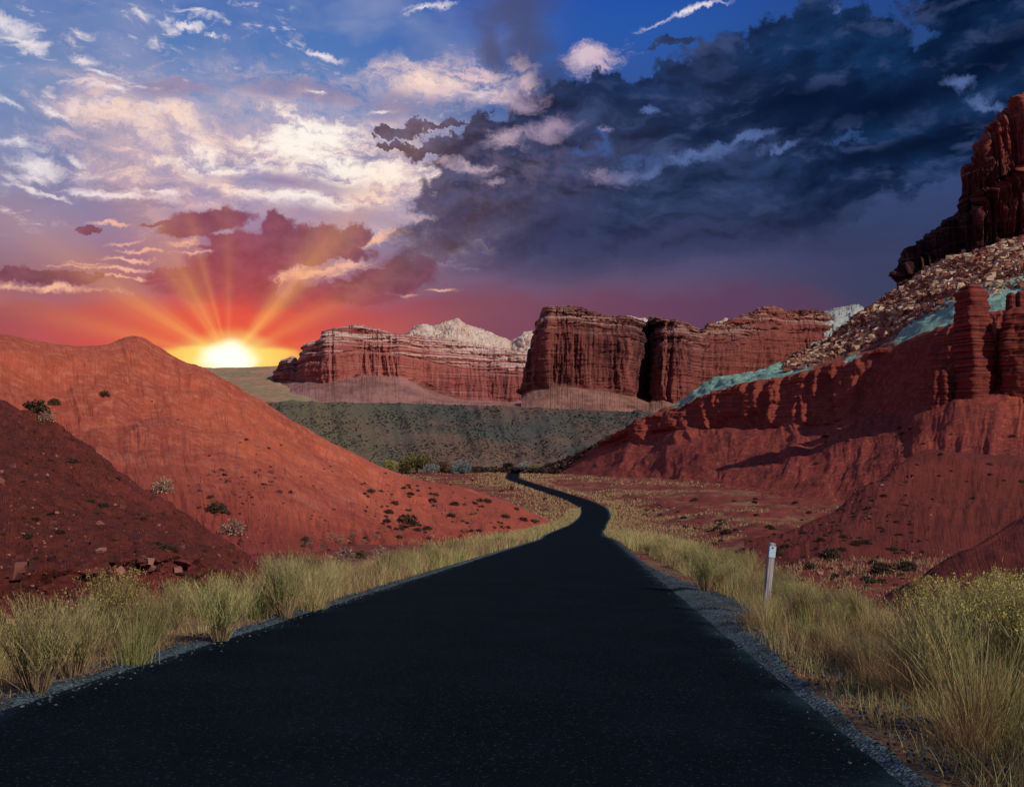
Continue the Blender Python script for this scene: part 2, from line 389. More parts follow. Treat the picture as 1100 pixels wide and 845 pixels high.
def soil_mat(name, a, b_, c, scale=1.0, pale=None, bumpd=0.05, bstr=0.8, speck=None, rill=None):
    m, nt, b = new_mat(name, 0.95)
    o = tcoord(nt)
    n1 = noise(nt, o, 0.07 * scale, 8, 0.68); n2 = noise(nt, o, 1.3 * scale, 8, 0.68); n3 = noise(nt, o, 9 * scale, 5, 0.65)
    col = mix(nt, n1.smooth(0.35, 0.65), a, b_)
    col = mix(nt, n2.smooth(0.42, 0.72), col, c)
    if pale: col = mix(nt, (noise(nt, mapping(nt, o, (1, 1, 2.5)), 0.13 * scale, 7, 0.65)).smooth(0.56, 0.72) * 0.6, col, pale)
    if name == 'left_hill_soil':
        col = mix(nt, (attr(nt, 'gv') * -1.0 + (n2 - 0.5) * 1.5 + (n1 - 0.5) * 3.0).smooth(-2.3, -1.2) * 0.75, col, (0.28, 0.050, 0.036))  # shade of the lower slopes painted in as a deeper red
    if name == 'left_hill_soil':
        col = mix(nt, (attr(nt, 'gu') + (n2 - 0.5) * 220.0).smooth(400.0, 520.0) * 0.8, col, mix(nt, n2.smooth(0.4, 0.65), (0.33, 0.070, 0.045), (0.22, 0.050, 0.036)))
    if speck: col = mix(nt, (noise(nt, o, 3.1 * scale, 3, 0.7) + n3 * 0.4).smooth(0.78, 0.9), col, speck)
    if rill is not None:
        g = attr(nt, 'gu'); v = attr(nt, 'gv')
        rn = noise(nt, combine(nt, (g + v * 14.0) * rill[0] + (n1 - 0.5) * 5.0, v * rill[1] * 2.0), 1.0, 6, 0.66, 0.6)
        col = mix(nt, rn.smooth(0.52, 0.70) * rill[2], col, tuple(x * 0.45 for x in a))  # rill shade painted into the colour as darker streaks
        bump(nt, b, rn * rill[3] + n2 * 0.4 + n3 * 0.25, bstr, bumpd)
    else:
        bump(nt, b, n2 + n3 * 0.4, bstr, bumpd)
    setc(nt, b, col)
    return m

RED1, RED2, RED3 = (0.34, 0.062, 0.034), (0.25, 0.045, 0.030), (0.42, 0.10, 0.055)
M_ground = soil_mat('valley_soil', (0.26, 0.055, 0.034), (0.20, 0.048, 0.034), (0.34, 0.105, 0.06), 0.6, pale=(0.45, 0.22, 0.15), bumpd=0.12, speck=(0.10, 0.085, 0.05))
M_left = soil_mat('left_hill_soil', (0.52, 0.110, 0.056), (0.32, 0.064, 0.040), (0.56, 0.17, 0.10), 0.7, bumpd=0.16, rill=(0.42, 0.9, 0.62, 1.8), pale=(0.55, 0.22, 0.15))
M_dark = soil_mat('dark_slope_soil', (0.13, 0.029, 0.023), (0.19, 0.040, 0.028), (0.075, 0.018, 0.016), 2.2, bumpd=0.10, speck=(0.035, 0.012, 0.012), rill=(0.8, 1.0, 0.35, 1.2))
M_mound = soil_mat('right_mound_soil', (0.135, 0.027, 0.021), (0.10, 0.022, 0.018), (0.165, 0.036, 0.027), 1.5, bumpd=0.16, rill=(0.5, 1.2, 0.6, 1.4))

def ground_mat():
    m, nt, b = new_mat('valley_soil', 0.95); o = tcoord(nt)
    n1 = noise(nt, mapping(nt, o, (0.018, 0.045, 1)), 1.0, 6, 0.62); n2 = noise(nt, o, 0.8, 8, 0.68); n3 = noise(nt, o, 6, 5, 0.65); n4 = noise(nt, mapping(nt, o, (0.05, 0.10, 1), (3, 8, 0)), 1.0, 7, 0.66)
    col = mix(nt, n2.smooth(0.4, 0.65), (0.22, 0.044, 0.032), (0.15, 0.034, 0.027))
    col = mix(nt, n4.smooth(0.56, 0.70) * 0.7, col, (0.38, 0.15, 0.10))
    col = mix(nt, (n1 + (n2 - 0.5) * 0.5).smooth(0.50, 0.62) * 0.8, col, (0.23, 0.15, 0.075))
    col = mix(nt, (noise(nt, o, 0.45, 5, 0.7) + n3 * 0.25).smooth(0.68, 0.76) * 0.8, col, (0.09, 0.06, 0.035))
    bump(nt, b, n2 + n3 * 0.5, 0.9, 0.14); setc(nt, b, col); return m
M_ground = ground_mat()
# right hillside: badland slope, banded ledges, green clay, rubble slope, by the rows of the surface
def right_mat():
    m, nt, b = new_mat('right_hill_rock', 0.95)
    o = tcoord(nt); sp_ = nt.nodes.new('ShaderNodeSeparateXYZ'); nt.links.new(o.s, sp_.inputs[0]); z = NX(nt, sp_.outputs[2])
    g = attr(nt, 'gu'); v = attr(nt, 'gv'); zone = attr(nt, 'zone'); grn = attr(nt, 'green')
    n1 = noise(nt, o, 0.03, 6, 0.6); n2 = noise(nt, o, 0.5, 8, 0.65); n3 = noise(nt, o, 3, 5, 0.65)
    soil = mix(nt, n1.smooth(0.35, 0.65), (0.24, 0.044, 0.032), (0.175, 0.034, 0.027))
    soil = mix(nt, n2.smooth(0.45, 0.75), soil, (0.42, 0.11, 0.065))
    rn = noise(nt, combine(nt, (g - v * 16.0) * 0.22 + (n1 - 0.5) * 8.0, v * 2.6), 1.0, 8, 0.68, 0.5)
    soil = mix(nt, rn.smooth(0.50, 0.66) * 0.45, soil, (0.15, 0.030, 0.022))
    zz = z + (n1 - 0.5) * 6
    band = noise(nt, combine(nt, 0.0, 0.0, zz), 0.85, 5, 0.8)
    rock = mix(nt, band.smooth(0.36, 0.54), (0.085, 0.022, 0.018), (0.32, 0.066, 0.040))
    rock = mix(nt, n2.smooth(0.5, 0.8) * 0.6, rock, (0.36, 0.10, 0.06))
    green = mix(nt, n2.smooth(0.35, 0.7), (0.13, 0.31, 0.23), (0.34, 0.52, 0.41))
    green = mix(nt, noise(nt, combine(nt, g * 0.25, v * 3.0), 1.0, 4, 0.6).smooth(0.5, 0.62) * 0.6, green, (0.32, 0.46, 0.36))
    tal = mix(nt, n3.smooth(0.35, 0.7), (0.16, 0.07, 0.045), (0.42, 0.25, 0.14))
    tal = mix(nt, noise(nt, o, 0.08, 4, 0.6).smooth(0.45, 0.6), tal, (0.20, 0.05, 0.035))
    col = mix(nt, attr(nt, 'rocky'), soil, rock)
    col = mix(nt, zone.smooth(1.9, 2.1), col, tal)
    col = mix(nt, (grn + (n2 - 0.5) * 1.1).smooth(0.40, 0.62), col, green)
    bump(nt, b, rn * 1.2 + n2 * 0.5 + n3 * 0.25 + band * zone.smooth(0.9, 1.1) * 2.0, 0.9, 0.6)
    setc(nt, b, col); return m
M_right = right_mat()

def cliff_mat(name, base, base2, dark, pale, talus, zs=0.05, us=0.2, varnish=0.7, bumpd=6.0, paleamt=0.35):
    m, nt, b = new_mat(name, 0.92)
    o = tcoord(nt); sp_ = nt.nodes.new('ShaderNodeSeparateXYZ'); nt.links.new(o.s, sp_.inputs[0]); z = NX(nt, sp_.outputs[2])
    g = attr(nt, 'gu'); zone = attr(nt, 'zone'); v = attr(nt, 'gv')
    n1 = noise(nt, o, 0.35 * us / 10, 5, 0.6); n2 = noise(nt, o, us * 0.5, 7, 0.68)
    streak = noise(nt, combine(nt, g * us * 6, z * zs * 0.12), 1.0, 7, 0.66, 0.2)
    band = noise(nt, combine(nt, g * us * 0.12, z * zs * 3.5 + n2 * 0.25), 1.0, 6, 0.72)
    rock = mix(nt, n1.smooth(0.4, 0.6), base, base2)
    rock = mix(nt, (streak + (n1 - 0.5) * 0.9).smooth(0.47, 0.60) * varnish, rock, dark)
    rock = mix(nt, (streak * -1.0 + 1.0).smooth(0.56, 0.70) * 0.30, rock, pale)
    upper = zone.smooth(1.55, 1.85)
    rock = mix(nt, (band + upper * (0.10 if paleamt > 0.5 else 0.05)).smooth(0.55, 0.64) * (0.25 + upper * paleamt * 2.2)._m('MINIMUM', 0.9), rock, pale)
    rock = mix(nt, (band * -1.0 + 1.0).smooth(0.56, 0.66) * (0.25 + upper * 0.5), rock, dark)
    tal = mix(nt, noise(nt, mapping(nt, o, (1, 0.5, 1.4)), us * 0.28, 8, 0.72).smooth(0.40, 0.62), talus, tuple(x * 0.55 for x in talus))
    tal = mix(nt, n2.smooth(0.5, 0.75) * 0.6, tal, dark)
    col = mix(nt, (zone + (n2 - 0.5) * 0.5).smooth(0.9, 1.1), tal, rock)
    bump(nt, b, streak * 1.0 + band * 1.3 + n2 * 0.6, 1.0, bumpd)
    setc(nt, b, col); return m
M_butte = cliff_mat('butte_rock', (0.29, 0.080, 0.060), (0.21, 0.060, 0.050), (0.042, 0.017, 0.020), (0.50, 0.31, 0.24), (0.40, 0.19, 0.14), 0.05, 0.05, varnish=0.85)
M_mesa = cliff_mat('mesa_rock', (0.40, 0.115, 0.09), (0.33, 0.09, 0.08), (0.12, 0.038, 0.042), (0.75, 0.55, 0.47), (0.42, 0.20, 0.165), 0.045, 0.035, varnish=0.6, paleamt=0.75)
M_cliff = cliff_mat('near_cliff_rock', (0.27, 0.066, 0.045), (0.11, 0.030, 0.024), (0.012, 0.005, 0.006), (0.50, 0.30, 0.20), (0.14, 0.05, 0.03), 0.09, 0.13, varnish=0.8, bumpd=2.0, paleamt=0.1)
def dome_mat(name, c1, c2, cd):
    m, nt, b = new_mat(name, 0.9); o = tcoord(nt)
    n1 = noise(nt, mapping(nt, o, (1, 1, 2)), 0.02, 6, 0.65); n2 = noise(nt, o, 0.07, 6, 0.7)
    col = mix(nt, n1.smooth(0.4, 0.6), c1, c2); col = mix(nt, n2.smooth(0.56, 0.66) * 0.75, col, cd)
    bump(nt, b, n2 + n1, 1.0, 10.0); setc(nt, b, col); return m
M_dome = dome_mat('white_sandstone', (0.78, 0.62, 0.50), (0.66, 0.46, 0.36), (0.14, 0.09, 0.07))
M_domeg = dome_mat('pale_sandstone', (0.5, 0.56, 0.50), (0.42, 0.44, 0.40), (0.12, 0.12, 0.11))
def pillar_mat():
    m, nt, b = new_mat('banded_mudstone', 0.95)
    o = tcoord(nt); sp_ = nt.nodes.new('ShaderNodeSeparateXYZ'); nt.links.new(o.s, sp_.inputs[0]); z = NX(nt, sp_.outputs[2])
    n2 = noise(nt, o, 0.6, 7, 0.65)
    band = noise(nt, combine(nt, 0.0, 0.0, z + n2 * 0.6), 0.9, 4, 0.8)
    col = mix(nt, band.smooth(0.42, 0.56), (0.05, 0.016, 0.015), (0.27, 0.055, 0.037))
    col = mix(nt, band.smooth(0.62, 0.68) * 0.6, col, (0.42, 0.17, 0.12))
    col = mix(nt, n2.smooth(0.55, 0.75) * 0.5, col, (0.08, 0.022, 0.02))
    bump(nt, b, band * 1.5 + n2, 1.0, 0.5); setc(nt, b, col); return m
M_pillar = pillar_mat()
def bench_mat():
    m, nt, b = new_mat('scrub_slope_soil', 0.95); o = tcoord(nt)
    n1 = noise(nt, o, 0.008, 7, 0.7); n2 = noise(nt, o, 0.07, 8, 0.74); n3 = noise(nt, o, 0.4, 3, 0.6)
    col = mix(nt, n1.smooth(0.4, 0.6), (0.16, 0.095, 0.066), (0.075, 0.080, 0.068))
    col = mix(nt, n2.smooth(0.52, 0.72) * 0.6, col, (0.22, 0.10, 0.07))
    col = mix(nt, n3.smooth(0.5, 0.6) * 0.7, col, (0.035, 0.045, 0.038))
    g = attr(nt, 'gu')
    col = mix(nt, (g * -0.0055 + 3.0 + (n1 - 0.5) * 1.2).smooth(0.3, 1.2) * 0.35, col, (0.23, 0.17, 0.075))  # sun glare painted into the soil as ochre towards the left
    w = noise(nt, combine(nt, g * 0.05, attr(nt, 'gv') * 0.7), 1.0, 6, 0.7)
    col = mix(nt, w.smooth(0.66, 0.74) * 0.8, col, (0.42, 0.33, 0.27))
    bump(nt, b, n2 + n3 * 0.5, 0.8, 1.5); setc(nt, b, col); return m
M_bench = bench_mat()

# ---------------------------------------------------------------- road line and ground heights
def smooth_curve(xs, ys, k=400):
    """dense monotone-ish Catmull-Rom through knots -> lookup arrays"""
    xs, ys = np.array(xs, float), np.array(ys, float)
    m = np.gradient(ys, xs)
    t = np.concatenate([np.linspace(xs[i], xs[i + 1], k // len(xs) + 4, endpoint=False) for i in range(len(xs) - 1)] + [[xs[-1]]])
    i = np.clip(np.searchsorted(xs, t, 'right') - 1, 0, len(xs) - 2)
    h = xs[i + 1] - xs[i]; s = (t - xs[i]) / h
    y = (2 * s**3 - 3 * s**2 + 1) * ys[i] + (s**3 - 2 * s**2 + s) * h * m[i] + (-2 * s**3 + 3 * s**2) * ys[i + 1] + (s**3 - s**2) * h * m[i + 1]
    return t, y
ROADPX = [(105, 616.5, 575), (141, 627, 567), (175, 633, 562.2), (205, 639, 554), (240, 636, 544.5), (275, 619, 536.5), (310, 598, 529.5), (350, 577, 522.8), (392, 560.5, 517.4), (430, 552.5, 514.6), (520, 551, 510.2), (640, 553, 506.5)]
ky = [-40, 0, 30, 60, 85]; kx = [-1.42 + 0.0885 * y for y in ky]; kz = [-0.0905 * y for y in ky]
for d, px, py in ROADPX:
    p = W(px, py, d); ky.append(d); kx.append(p.x); kz.append(p.z)
ky += [760, 1000]; kx += [12, 60]; kz += [-20.4, -21]
_ty, _tx = smooth_curve(ky, kx); _tz = smooth_curve(ky, kz)[1]
def road_x(y): return np.interp(y, _ty, _tx)
def road_z(y): return np.interp(y, _ty, _tz)
HALF = 3.26

def ground_z(x, y):
    x, y = np.broadcast_arrays(np.asarray(x, float), np.asarray(y, float))
    s = x - road_x(y)
    # true sideways distance from a road that may run obliquely
    slope = (road_x(y + 2) - road_x(y - 2)) / 4
    s = s / np.sqrt(1 + slope**2)
    zr = road_z(y)
    zv = np.interp(y, [-40, 0, 30, 60, 110, 160, 240, 640, 900, 40000], [-2.5, -4.2, -6.4, -8.6, -12.0, -15.2, -17.6, -21.5, -22, -22])
    t = sstep(5.6, 17, s) * (1 - sstep(300, 420, y))
    z = zr + (np.minimum(zv, zr) - zr) * t
    am = sstep(5.0, 14, np.abs(s))
    z = z + am * (fbm(x * 0.05, y * 0.035, 2.0, 4) * np.interp(y, [0, 60, 200, 600], [0.3, 0.8, 1.6, 1.2]) + fbm(x * 0.35, y * 0.25, 1.0, 3) * 0.14)
    hum = sstep(12, 30, s) * sstep(50, 110, y) * (1 - sstep(330, 450, y))
    z = z + hum * (np.maximum(fbm(x * 0.045, y * 0.03, 12.0, 4, 0.5, ridged=True), -0.2) * 2.2 + fbm(x * 0.16, y * 0.10, 15.0, 4, 0.55, ridged=True) * 0.7)
    z = z + np.exp(-((np.abs(s) - 5.0) / 1.0) ** 2) * -0.08
    dep = np.interp(y, [0, 60, 200, 600], [0.10, 0.25, 0.8, 1.4])
    z = z - (1 - sstep(HALF - 0.3, HALF + 0.25, np.abs(s))) * dep      # the road bed is cut under the asphalt
    far = sstep(700, 1400, y)
    return z * (1 - far) + -22 * far + 0 * x

ys = np.concatenate([np.linspace(-40, 2, 30), np.geomspace(2.3, 60, 260), np.geomspace(60.8, 700, 260), np.geomspace(720, 45000, 60)])
ss = np.concatenate([-np.geomspace(3.2, 0.62, 60), np.linspace(-0.61, 1.1, 620), np.geomspace(1.11, 3.2, 60)])
Y, S = np.meshgrid(ys, ss, indexing='ij')
# a fine lane follows the road
X = S * (12 + np.maximum(Y, 0) * 1.0)
Z = ground_z(X, Y)
v = np.stack([X, Y, Z], -1)
ground = mesh_np('ground', v, grid_faces(len(ss), len(ys)), M_ground)
add_terrain(ground, 'ground')

# ---------------------------------------------------------------- road, shoulders
def asphalt():
    m, nt, b = new_mat('asphalt', 0.9)
    b.inputs['Specular IOR Level'].default_value = 0.03
    o = tcoord(nt); n1 = noise(nt, o, 95, 3, 0.75); n2 = noise(nt, o, 0.8, 5, 0.6); vor = nt.nodes.new('ShaderNodeTexVoronoi'); nt.links.new(o.s, vor.inputs['Vector']); vor.inputs['Scale'].default_value = 70
    vd = NX(nt, vor.outputs['Distance']); vc = NX(nt, vor.outputs['Color'])
    sp_ = nt.nodes.new('ShaderNodeSeparateColor'); nt.links.new(vc.s, sp_.inputs[0]); rnd = NX(nt, sp_.outputs[0])
    edge = attr(nt, 'edge')
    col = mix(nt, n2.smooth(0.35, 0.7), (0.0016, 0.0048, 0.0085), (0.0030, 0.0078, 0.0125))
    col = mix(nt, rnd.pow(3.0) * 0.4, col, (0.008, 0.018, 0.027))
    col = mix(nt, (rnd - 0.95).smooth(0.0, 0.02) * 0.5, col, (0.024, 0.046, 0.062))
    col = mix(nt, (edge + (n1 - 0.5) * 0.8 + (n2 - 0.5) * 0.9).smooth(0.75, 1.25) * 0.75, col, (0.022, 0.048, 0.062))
    bump(nt, b, (vd * -1.0) + n1 * 0.5, 0.7, 0.006)
    setc(nt, b, col); return m
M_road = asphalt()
M_gravel, nt_, b_ = new_mat('gravel', 0.95)
o_ = tcoord(nt_); v_ = nt_.nodes.new('ShaderNodeTexVoronoi'); nt_.links.new(o_.s, v_.inputs['Vector']); v_.inputs['Scale'].default_value = 34
s_ = nt_.nodes.new('ShaderNodeSeparateColor'); nt_.links.new(v_.outputs['Color'], s_.inputs[0])
c_ = mix(nt_, NX(nt_, s_.outputs[0]), (0.020, 0.040, 0.048), (0.110, 0.160, 0.180))
c_ = mix(nt_, noise(nt_, o_, 1.2, 5, 0.7).smooth(0.46, 0.62) * 0.8, c_, (0.045, 0.050, 0.036))
setc(nt_, b_, c_); bump(nt_, b_, NX(nt_, v_.outputs['Distance']) * -1.0, 1.0, 0.02)

yy = np.concatenate([np.linspace(-38, 3, 40), np.geomspace(3.2, 200, 330), np.linspace(201, 760, 420)])
cx, cz = road_x(yy), road_z(yy)
tx = np.gradient(cx, yy); tl = np.sqrt(1 + tx**2); nxn, nyn = 1 / tl, -tx / tl
offs = np.array([-HALF - 0.55, -HALF - 0.12, -HALF, -HALF + 0.5, -HALF + 1.1, -1.2, 0, 1.2, HALF - 1.1, HALF - 0.5, HALF, HALF + 0.12, HALF + 0.55])
offz = np.array([-0.9, -0.05, 0.0, 0.012, 0.022, 0.045, 0.055, 0.045, 0.022, 0.012, 0.0, -0.05, -0.9])
wob = fbm(yy * 0.5, 3.3, 0, 3) * 0.10
rows = []
ed = []
for i, (a, zz) in enumerate(zip(offs, offz)):
    aa = a + (np.sign(a) * wob if abs(a) >= HALF - 0.6 else 0)
    rows.append(np.stack([cx + nxn * aa, yy + nyn * aa, cz + zz + 0 * yy], -1))
    ed.append(np.full(len(yy), max(0.0, (abs(a) - (HALF - 1.15)) / 1.15)))
v = np.stack(rows, 1)
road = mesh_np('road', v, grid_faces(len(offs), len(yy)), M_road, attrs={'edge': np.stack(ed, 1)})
add_terrain(road, 'road')

def shoulder(side, wfun):
    y2 = np.geomspace(1.2, 240, 460)
    w = wfun(y2)
    cx, tx = road_x(y2), (road_x(y2 + 1) - road_x(y2 - 1)) / 2; tl = np.sqrt(1 + tx**2)
    rr = []
    for k, f in enumerate(np.linspace(0, 1, 7)):
        a = side * (HALF - 0.12 + f * (w + 0.12))
        x = cx + a / tl; yv = y2 - tx / tl * a
        gz = np.maximum(ground_z(x, yv), road_z(y2) - 0.12) if k < 2 else ground_z(x, yv)
        z = gz + 0.035 + fbm(x * 3, yv * 3, 0, 2) * 0.012
        z = np.where(f == 0, road_z(y2) - 0.035, z)
        if f == 1: z = z - 0.10
        rr.append(np.stack([x, yv, z], -1))
    f = grid_faces(7, len(y2))
    if side < 0: f = f[:, ::-1]
    o = mesh_np('gravel_shoulder', np.stack(rr, 1), f, M_gravel)
    return add_terrain(o, 'shoulder')
shoulder(-1, lambda y: 0.32 + fbm(y * 0.8, 1.1, 0, 4) * 0.3 + 0.004 * y)
shoulder(1, lambda y: 0.14 + 1.15 * np.exp(-((np.log(y) - np.log(17)) / 0.34) ** 2) + fbm(y * 0.9, 7.7, 0, 4) * 0.10 + 0.003 * y)

# ---------------------------------------------------------------- hills and cliffs lofted through surveyed rows
def loft(name, rows, nu, segs, mat, key, disp=None, x0=None, x1=None, jag=0.0, seed=0, smooth_rows=True, zone=None, extra=None):
    """rows front to back: lists of (px, py, d). Every row becomes a world-space line; the surface runs through them."""
    if x0 is None: x0 = max(min(p[0] for p in r) for r in rows)
    if x1 is None: x1 = min(max(p[0] for p in r) for r in rows)
    u = np.linspace(x0, x1, nu)
    L = []
    for r in rows:
        r = sorted(r); px = [p[0] for p in r]
        if len(r) > 3 and smooth_rows:
            t, a = smooth_curve(px, [p[1] for p in r], 1200); _, b = smooth_curve(px, [p[2] for p in r], 1200)
            py, d = np.interp(u, t, a), np.interp(u, t, b)
        else:
            py, d = np.interp(u, px, [p[1] for p in r]), np.interp(u, px, [p[2] for p in r])
        L.append(Wn(u, py, d))
    L = np.stack(L)                       # rows, nu, 3
    out, vz, vv = [], [], []
    n = len(rows)
    for k in range(n - 1):
        m = segs[k]
        for q in range(m + (1 if k == n - 2 else 0)):
            s = q / m
            p0, p1 = L[k], L[k + 1]
            pm = L[k - 1] if k > 0 else 2 * p0 - p1; pp = L[k + 2] if k < n - 2 else 2 * p1 - p0
            # limited tangents keep ledges sharp
            m0, m1 = 0.25 * (p1 - pm), 0.25 * (pp - p0)
            lim = np.linalg.norm(p1 - p0, axis=-1, keepdims=True) * 0.6
            for mm in (m0, m1):
                ln = np.linalg.norm(mm, axis=-1, keepdims=True); mm *= np.minimum(1, lim / np.maximum(ln, 1e-6))
            out.append((2*s**3 - 3*s**2 + 1) * p0 + (s**3 - 2*s**2 + s) * m0 + (-2*s**3 + 3*s**2) * p1 + (s**3 - s**2) * m1)
            vz.append((zone[k] + (zone[k + 1] - zone[k]) * s) if zone else k + s)
            vv.append(k + s)
    P = np.stack(out)
    nvv = len(out)
    U = np.broadcast_to(u, (nvv, nu)); V = np.broadcast_to(np.array(vv)[:, None], (nvv, nu)); Zn = np.broadcast_to(np.array(vz)[:, None], (nvv, nu))
    du = np.gradient(P, axis=1); dv = np.gradient(P, axis=0)
    N = np.cross(du, dv); N /= np.maximum(np.linalg.norm(N, axis=-1, keepdims=True), 1e-9)
    if N[..., 1].mean() > 0: N = -N
    if disp is not None: P = disp(P, N, U, V, Zn)
    at = {'gu': U, 'gv': V, 'zone': Zn}
    if extra is not None: at.update(extra(P, N, U, V, Zn))
    f = grid_faces(nu, nvv)
    o = mesh_np(name, P, f, mat, attrs=at)
    return add_terrain(o, key)
# left red hill
def d_left(P, N, U, V, Z):
    x, y, z = P[..., 0], P[..., 1], P[..., 2]
    fade = sstep(0.0, 0.5, V)
    rill = fbm((U + V * 14) * 0.055 + fbm(U * 0.02, V, 0, 3) * 1.5, V * 0.9, 3.1, 6, 0.6, ridged=True)
    big = fbm(x * 0.035, y * 0.03, z * 0.05, 4)
    spur = np.exp(-((U - 60 - 90 * (4 - V)) / 26) ** 2) * sstep(4, 3.2, V) * 1.4 if False else 0
    gl = fbm(x * 0.045 + y * 0.02 + 3, y * 0.022, 4.4, 5, 0.55, ridged=True)
    dd = fade * (np.maximum(gl - 0.4, 0) * -2.2 * sstep(40, 90, y) + rill * 0.42 * sstep(0.2, 1.4, V) + big * 3.0 * np.clip(y / 110, 0.15, 1) + fbm(x * 0.5, y * 0.5, z * 0.5, 4) * 0.16)
    dd = dd * np.where(V > 3.6, 0.5, 1)
    return P + N * dd[..., None]
pxs = [-300, -200, -60, 0, 30, 60, 90, 115, 128, 140, 152, 165, 190, 225, 260, 330, 420, 500, 560, 600, 625]
ridge_y = [330, 338, 346, 358, 366, 371, 374.5, 373, 368, 363.5, 364.5, 373, 390, 403, 419, 460, 505, 528, 546, 564, 580]
ridge_d = [80, 84, 92, 96, 99, 101, 104, 107, 109, 110, 110, 111, 112, 114, 118, 128, 142, 158, 170, 178, 184]
ridge = list(zip(pxs, ridge_y, ridge_d))
base_y = [660, 655, 648, 645, 643, 641, 638, 636, 635, 634, 633, 632, 630, 627, 624, 616, 606, 592, 580, 574, 590]
base_d = [30, 30, 30, 30, 30, 30, 30, 30, 30, 30, 30, 30, 30, 30, 30, 30, 34, 52, 84, 128, 165]
base = list(zip(pxs, base_y, base_d))
def between(a, b, f, dy=None, fd=None):
    out = []
    for i, (p, q) in enumerate(zip(a, b)):
        g = f if fd is None else fd
        out.append((p[0], p[1] + (q[1] - p[1]) * f + (dy(p[0]) if dy else 0), p[2] + (q[2] - p[2]) * g))
    return out
ridge_s = [(x, {115: 378, 128: 380, 140: 382, 152: 385, 165: 389, 190: 397, 225: 409}.get(x, y), d) for x, y, d in ridge]
low = between(base, ridge_s, 0.22, lambda x: 0, 0.25)
mid = between(base, ridge_s, 0.52, lambda x: -6 * math.exp(-((x - 250) / 120) ** 2), 0.46)
high = between(base, ridge_s, 0.80, lambda x: 10 * math.exp(-((x - 55) / 26) ** 2) - 4 * math.exp(-((x - 105) / 30) ** 2), 0.74)
back = [(x, y + 25, d * 1.22) for x, y, d in ridge]
back2 = [(x, y + 140, d * 1.7) for x, y, d in ridge]
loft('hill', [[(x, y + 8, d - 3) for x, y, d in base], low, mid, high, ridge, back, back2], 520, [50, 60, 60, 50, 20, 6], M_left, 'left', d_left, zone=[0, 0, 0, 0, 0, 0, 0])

# dark slope at the near left, with a little cut bank at its foot
def d_dark(P, N, U, V, Z):
    x, y, z = P[..., 0], P[..., 1], P[..., 2]
    dd = fbm(x * 0.30, y * 0.30, z * 0.3, 4) * 0.42 + fbm(x * 1.7, y * 1.7, z * 1.7, 4) * 0.20
    ledge = np.exp(-((V - 1.55) / 0.5) ** 2)
    blocks = np.round(fbm(x * 0.9, z * 2.2, y * 0.3, 3) * 3) / 3
    dd = dd * sstep(0, 0.4, V) + ledge * (blocks * 0.40 + fbm(x * 2.2, z * 6, 1.0, 3) * 0.16 + 0.15 * np.exp(-((V - 1.95) / 0.12) ** 2))
    dd = dd * np.where(V > 3.7, 1.1, 1) + np.exp(-((V - 3.9) / 0.4) ** 2) * fbm(x * 0.8, y * 0.8, 7, 4) * 0.45
    return P + N * dd[..., None]
r0 = [(-300, 740, 8.6), (-100, 716, 9.6), (0, 700, 10.5), (100, 682, 12.2), (200, 658, 15), (260, 645, 17.4), (300, 640, 19.4), (330, 640, 21)]
r1 = [(-300, 690, 9.6), (-100, 668, 11), (0, 655, 12), (100, 648, 13.6), (200, 640, 16), (260, 636, 18), (300, 634, 20), (330, 634, 21.6)]
r2 = [(-300, 640, 10.2), (-100, 622, 11.4), (0, 615, 12.5), (60, 612, 13.2), (100, 606, 14.0), (200, 598, 16.4), (225, 606, 17.2), (260, 622, 18.4), (300, 632, 20.4), (330, 635, 22)]
r3 = [(-300, 500, 17), (-100, 520, 18.2), (0, 528, 19), (100, 556, 19.5), (200, 584, 20), (260, 612, 20.6), (300, 632, 21.4), (330, 636, 22.5)]
r4 = [(-300, 300, 29), (-200, 330, 29), (-60, 398, 28), (0, 433, 27.5), (60, 466, 26.8), (100, 492, 26), (130, 511, 25.4), (170, 539, 24.6), (200, 560, 24), (230, 582, 23.4), (250, 598, 23), (290, 631, 22.4), (330, 640, 23)]
r5 = [(x, y + 12, d * 1.12) for x, y, d in r4]
r6 = [(x, y + 160, d * 1.35) for x, y, d in r4]
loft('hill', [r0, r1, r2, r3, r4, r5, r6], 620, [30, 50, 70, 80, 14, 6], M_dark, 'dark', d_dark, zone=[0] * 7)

# near mound of the right
def d_mound(P, N, U, V, Z):
    x, y, z = P[..., 0], P[..., 1], P[..., 2]
    rill = fbm(U * 0.06 + V * 1.2, V * 0.5, 8.8, 4, 0.5, ridged=True)
    dd = np.maximum(fbm((U + V * 25) * 0.05, V * 1.2, 2.2, 5, 0.55, ridged=True), 0) * 0.10 + fbm(x * 0.18, y * 0.18, z * 0.2, 4) * 0.7 + fbm(x * 1.5, y * 1.5, z, 3) * 0.05
    return P + N * (dd * np.where(V > 1.8, 0.4, 1))[..., None]
loft('hill', [[(860, 690, 40), (940, 700, 38), (1000, 705, 36), (1100, 700, 34), (1300, 690, 34)],
              [(860, 668, 43), (940, 660, 42), (1000, 640, 43), (1100, 610, 45), (1300, 560, 48)],
              [(860, 664, 45), (920, 655, 46), (960, 638, 48), (1000, 611, 50), (1050, 583, 54), (1100, 554, 58), (1300, 470, 66)],
              [(860, 690, 56), (940, 680, 58), (1000, 650, 62), (1100, 600, 70), (1300, 520, 80)]], 300, [40, 60, 20], M_mound, 'mound', d_mound, zone=[0] * 4)
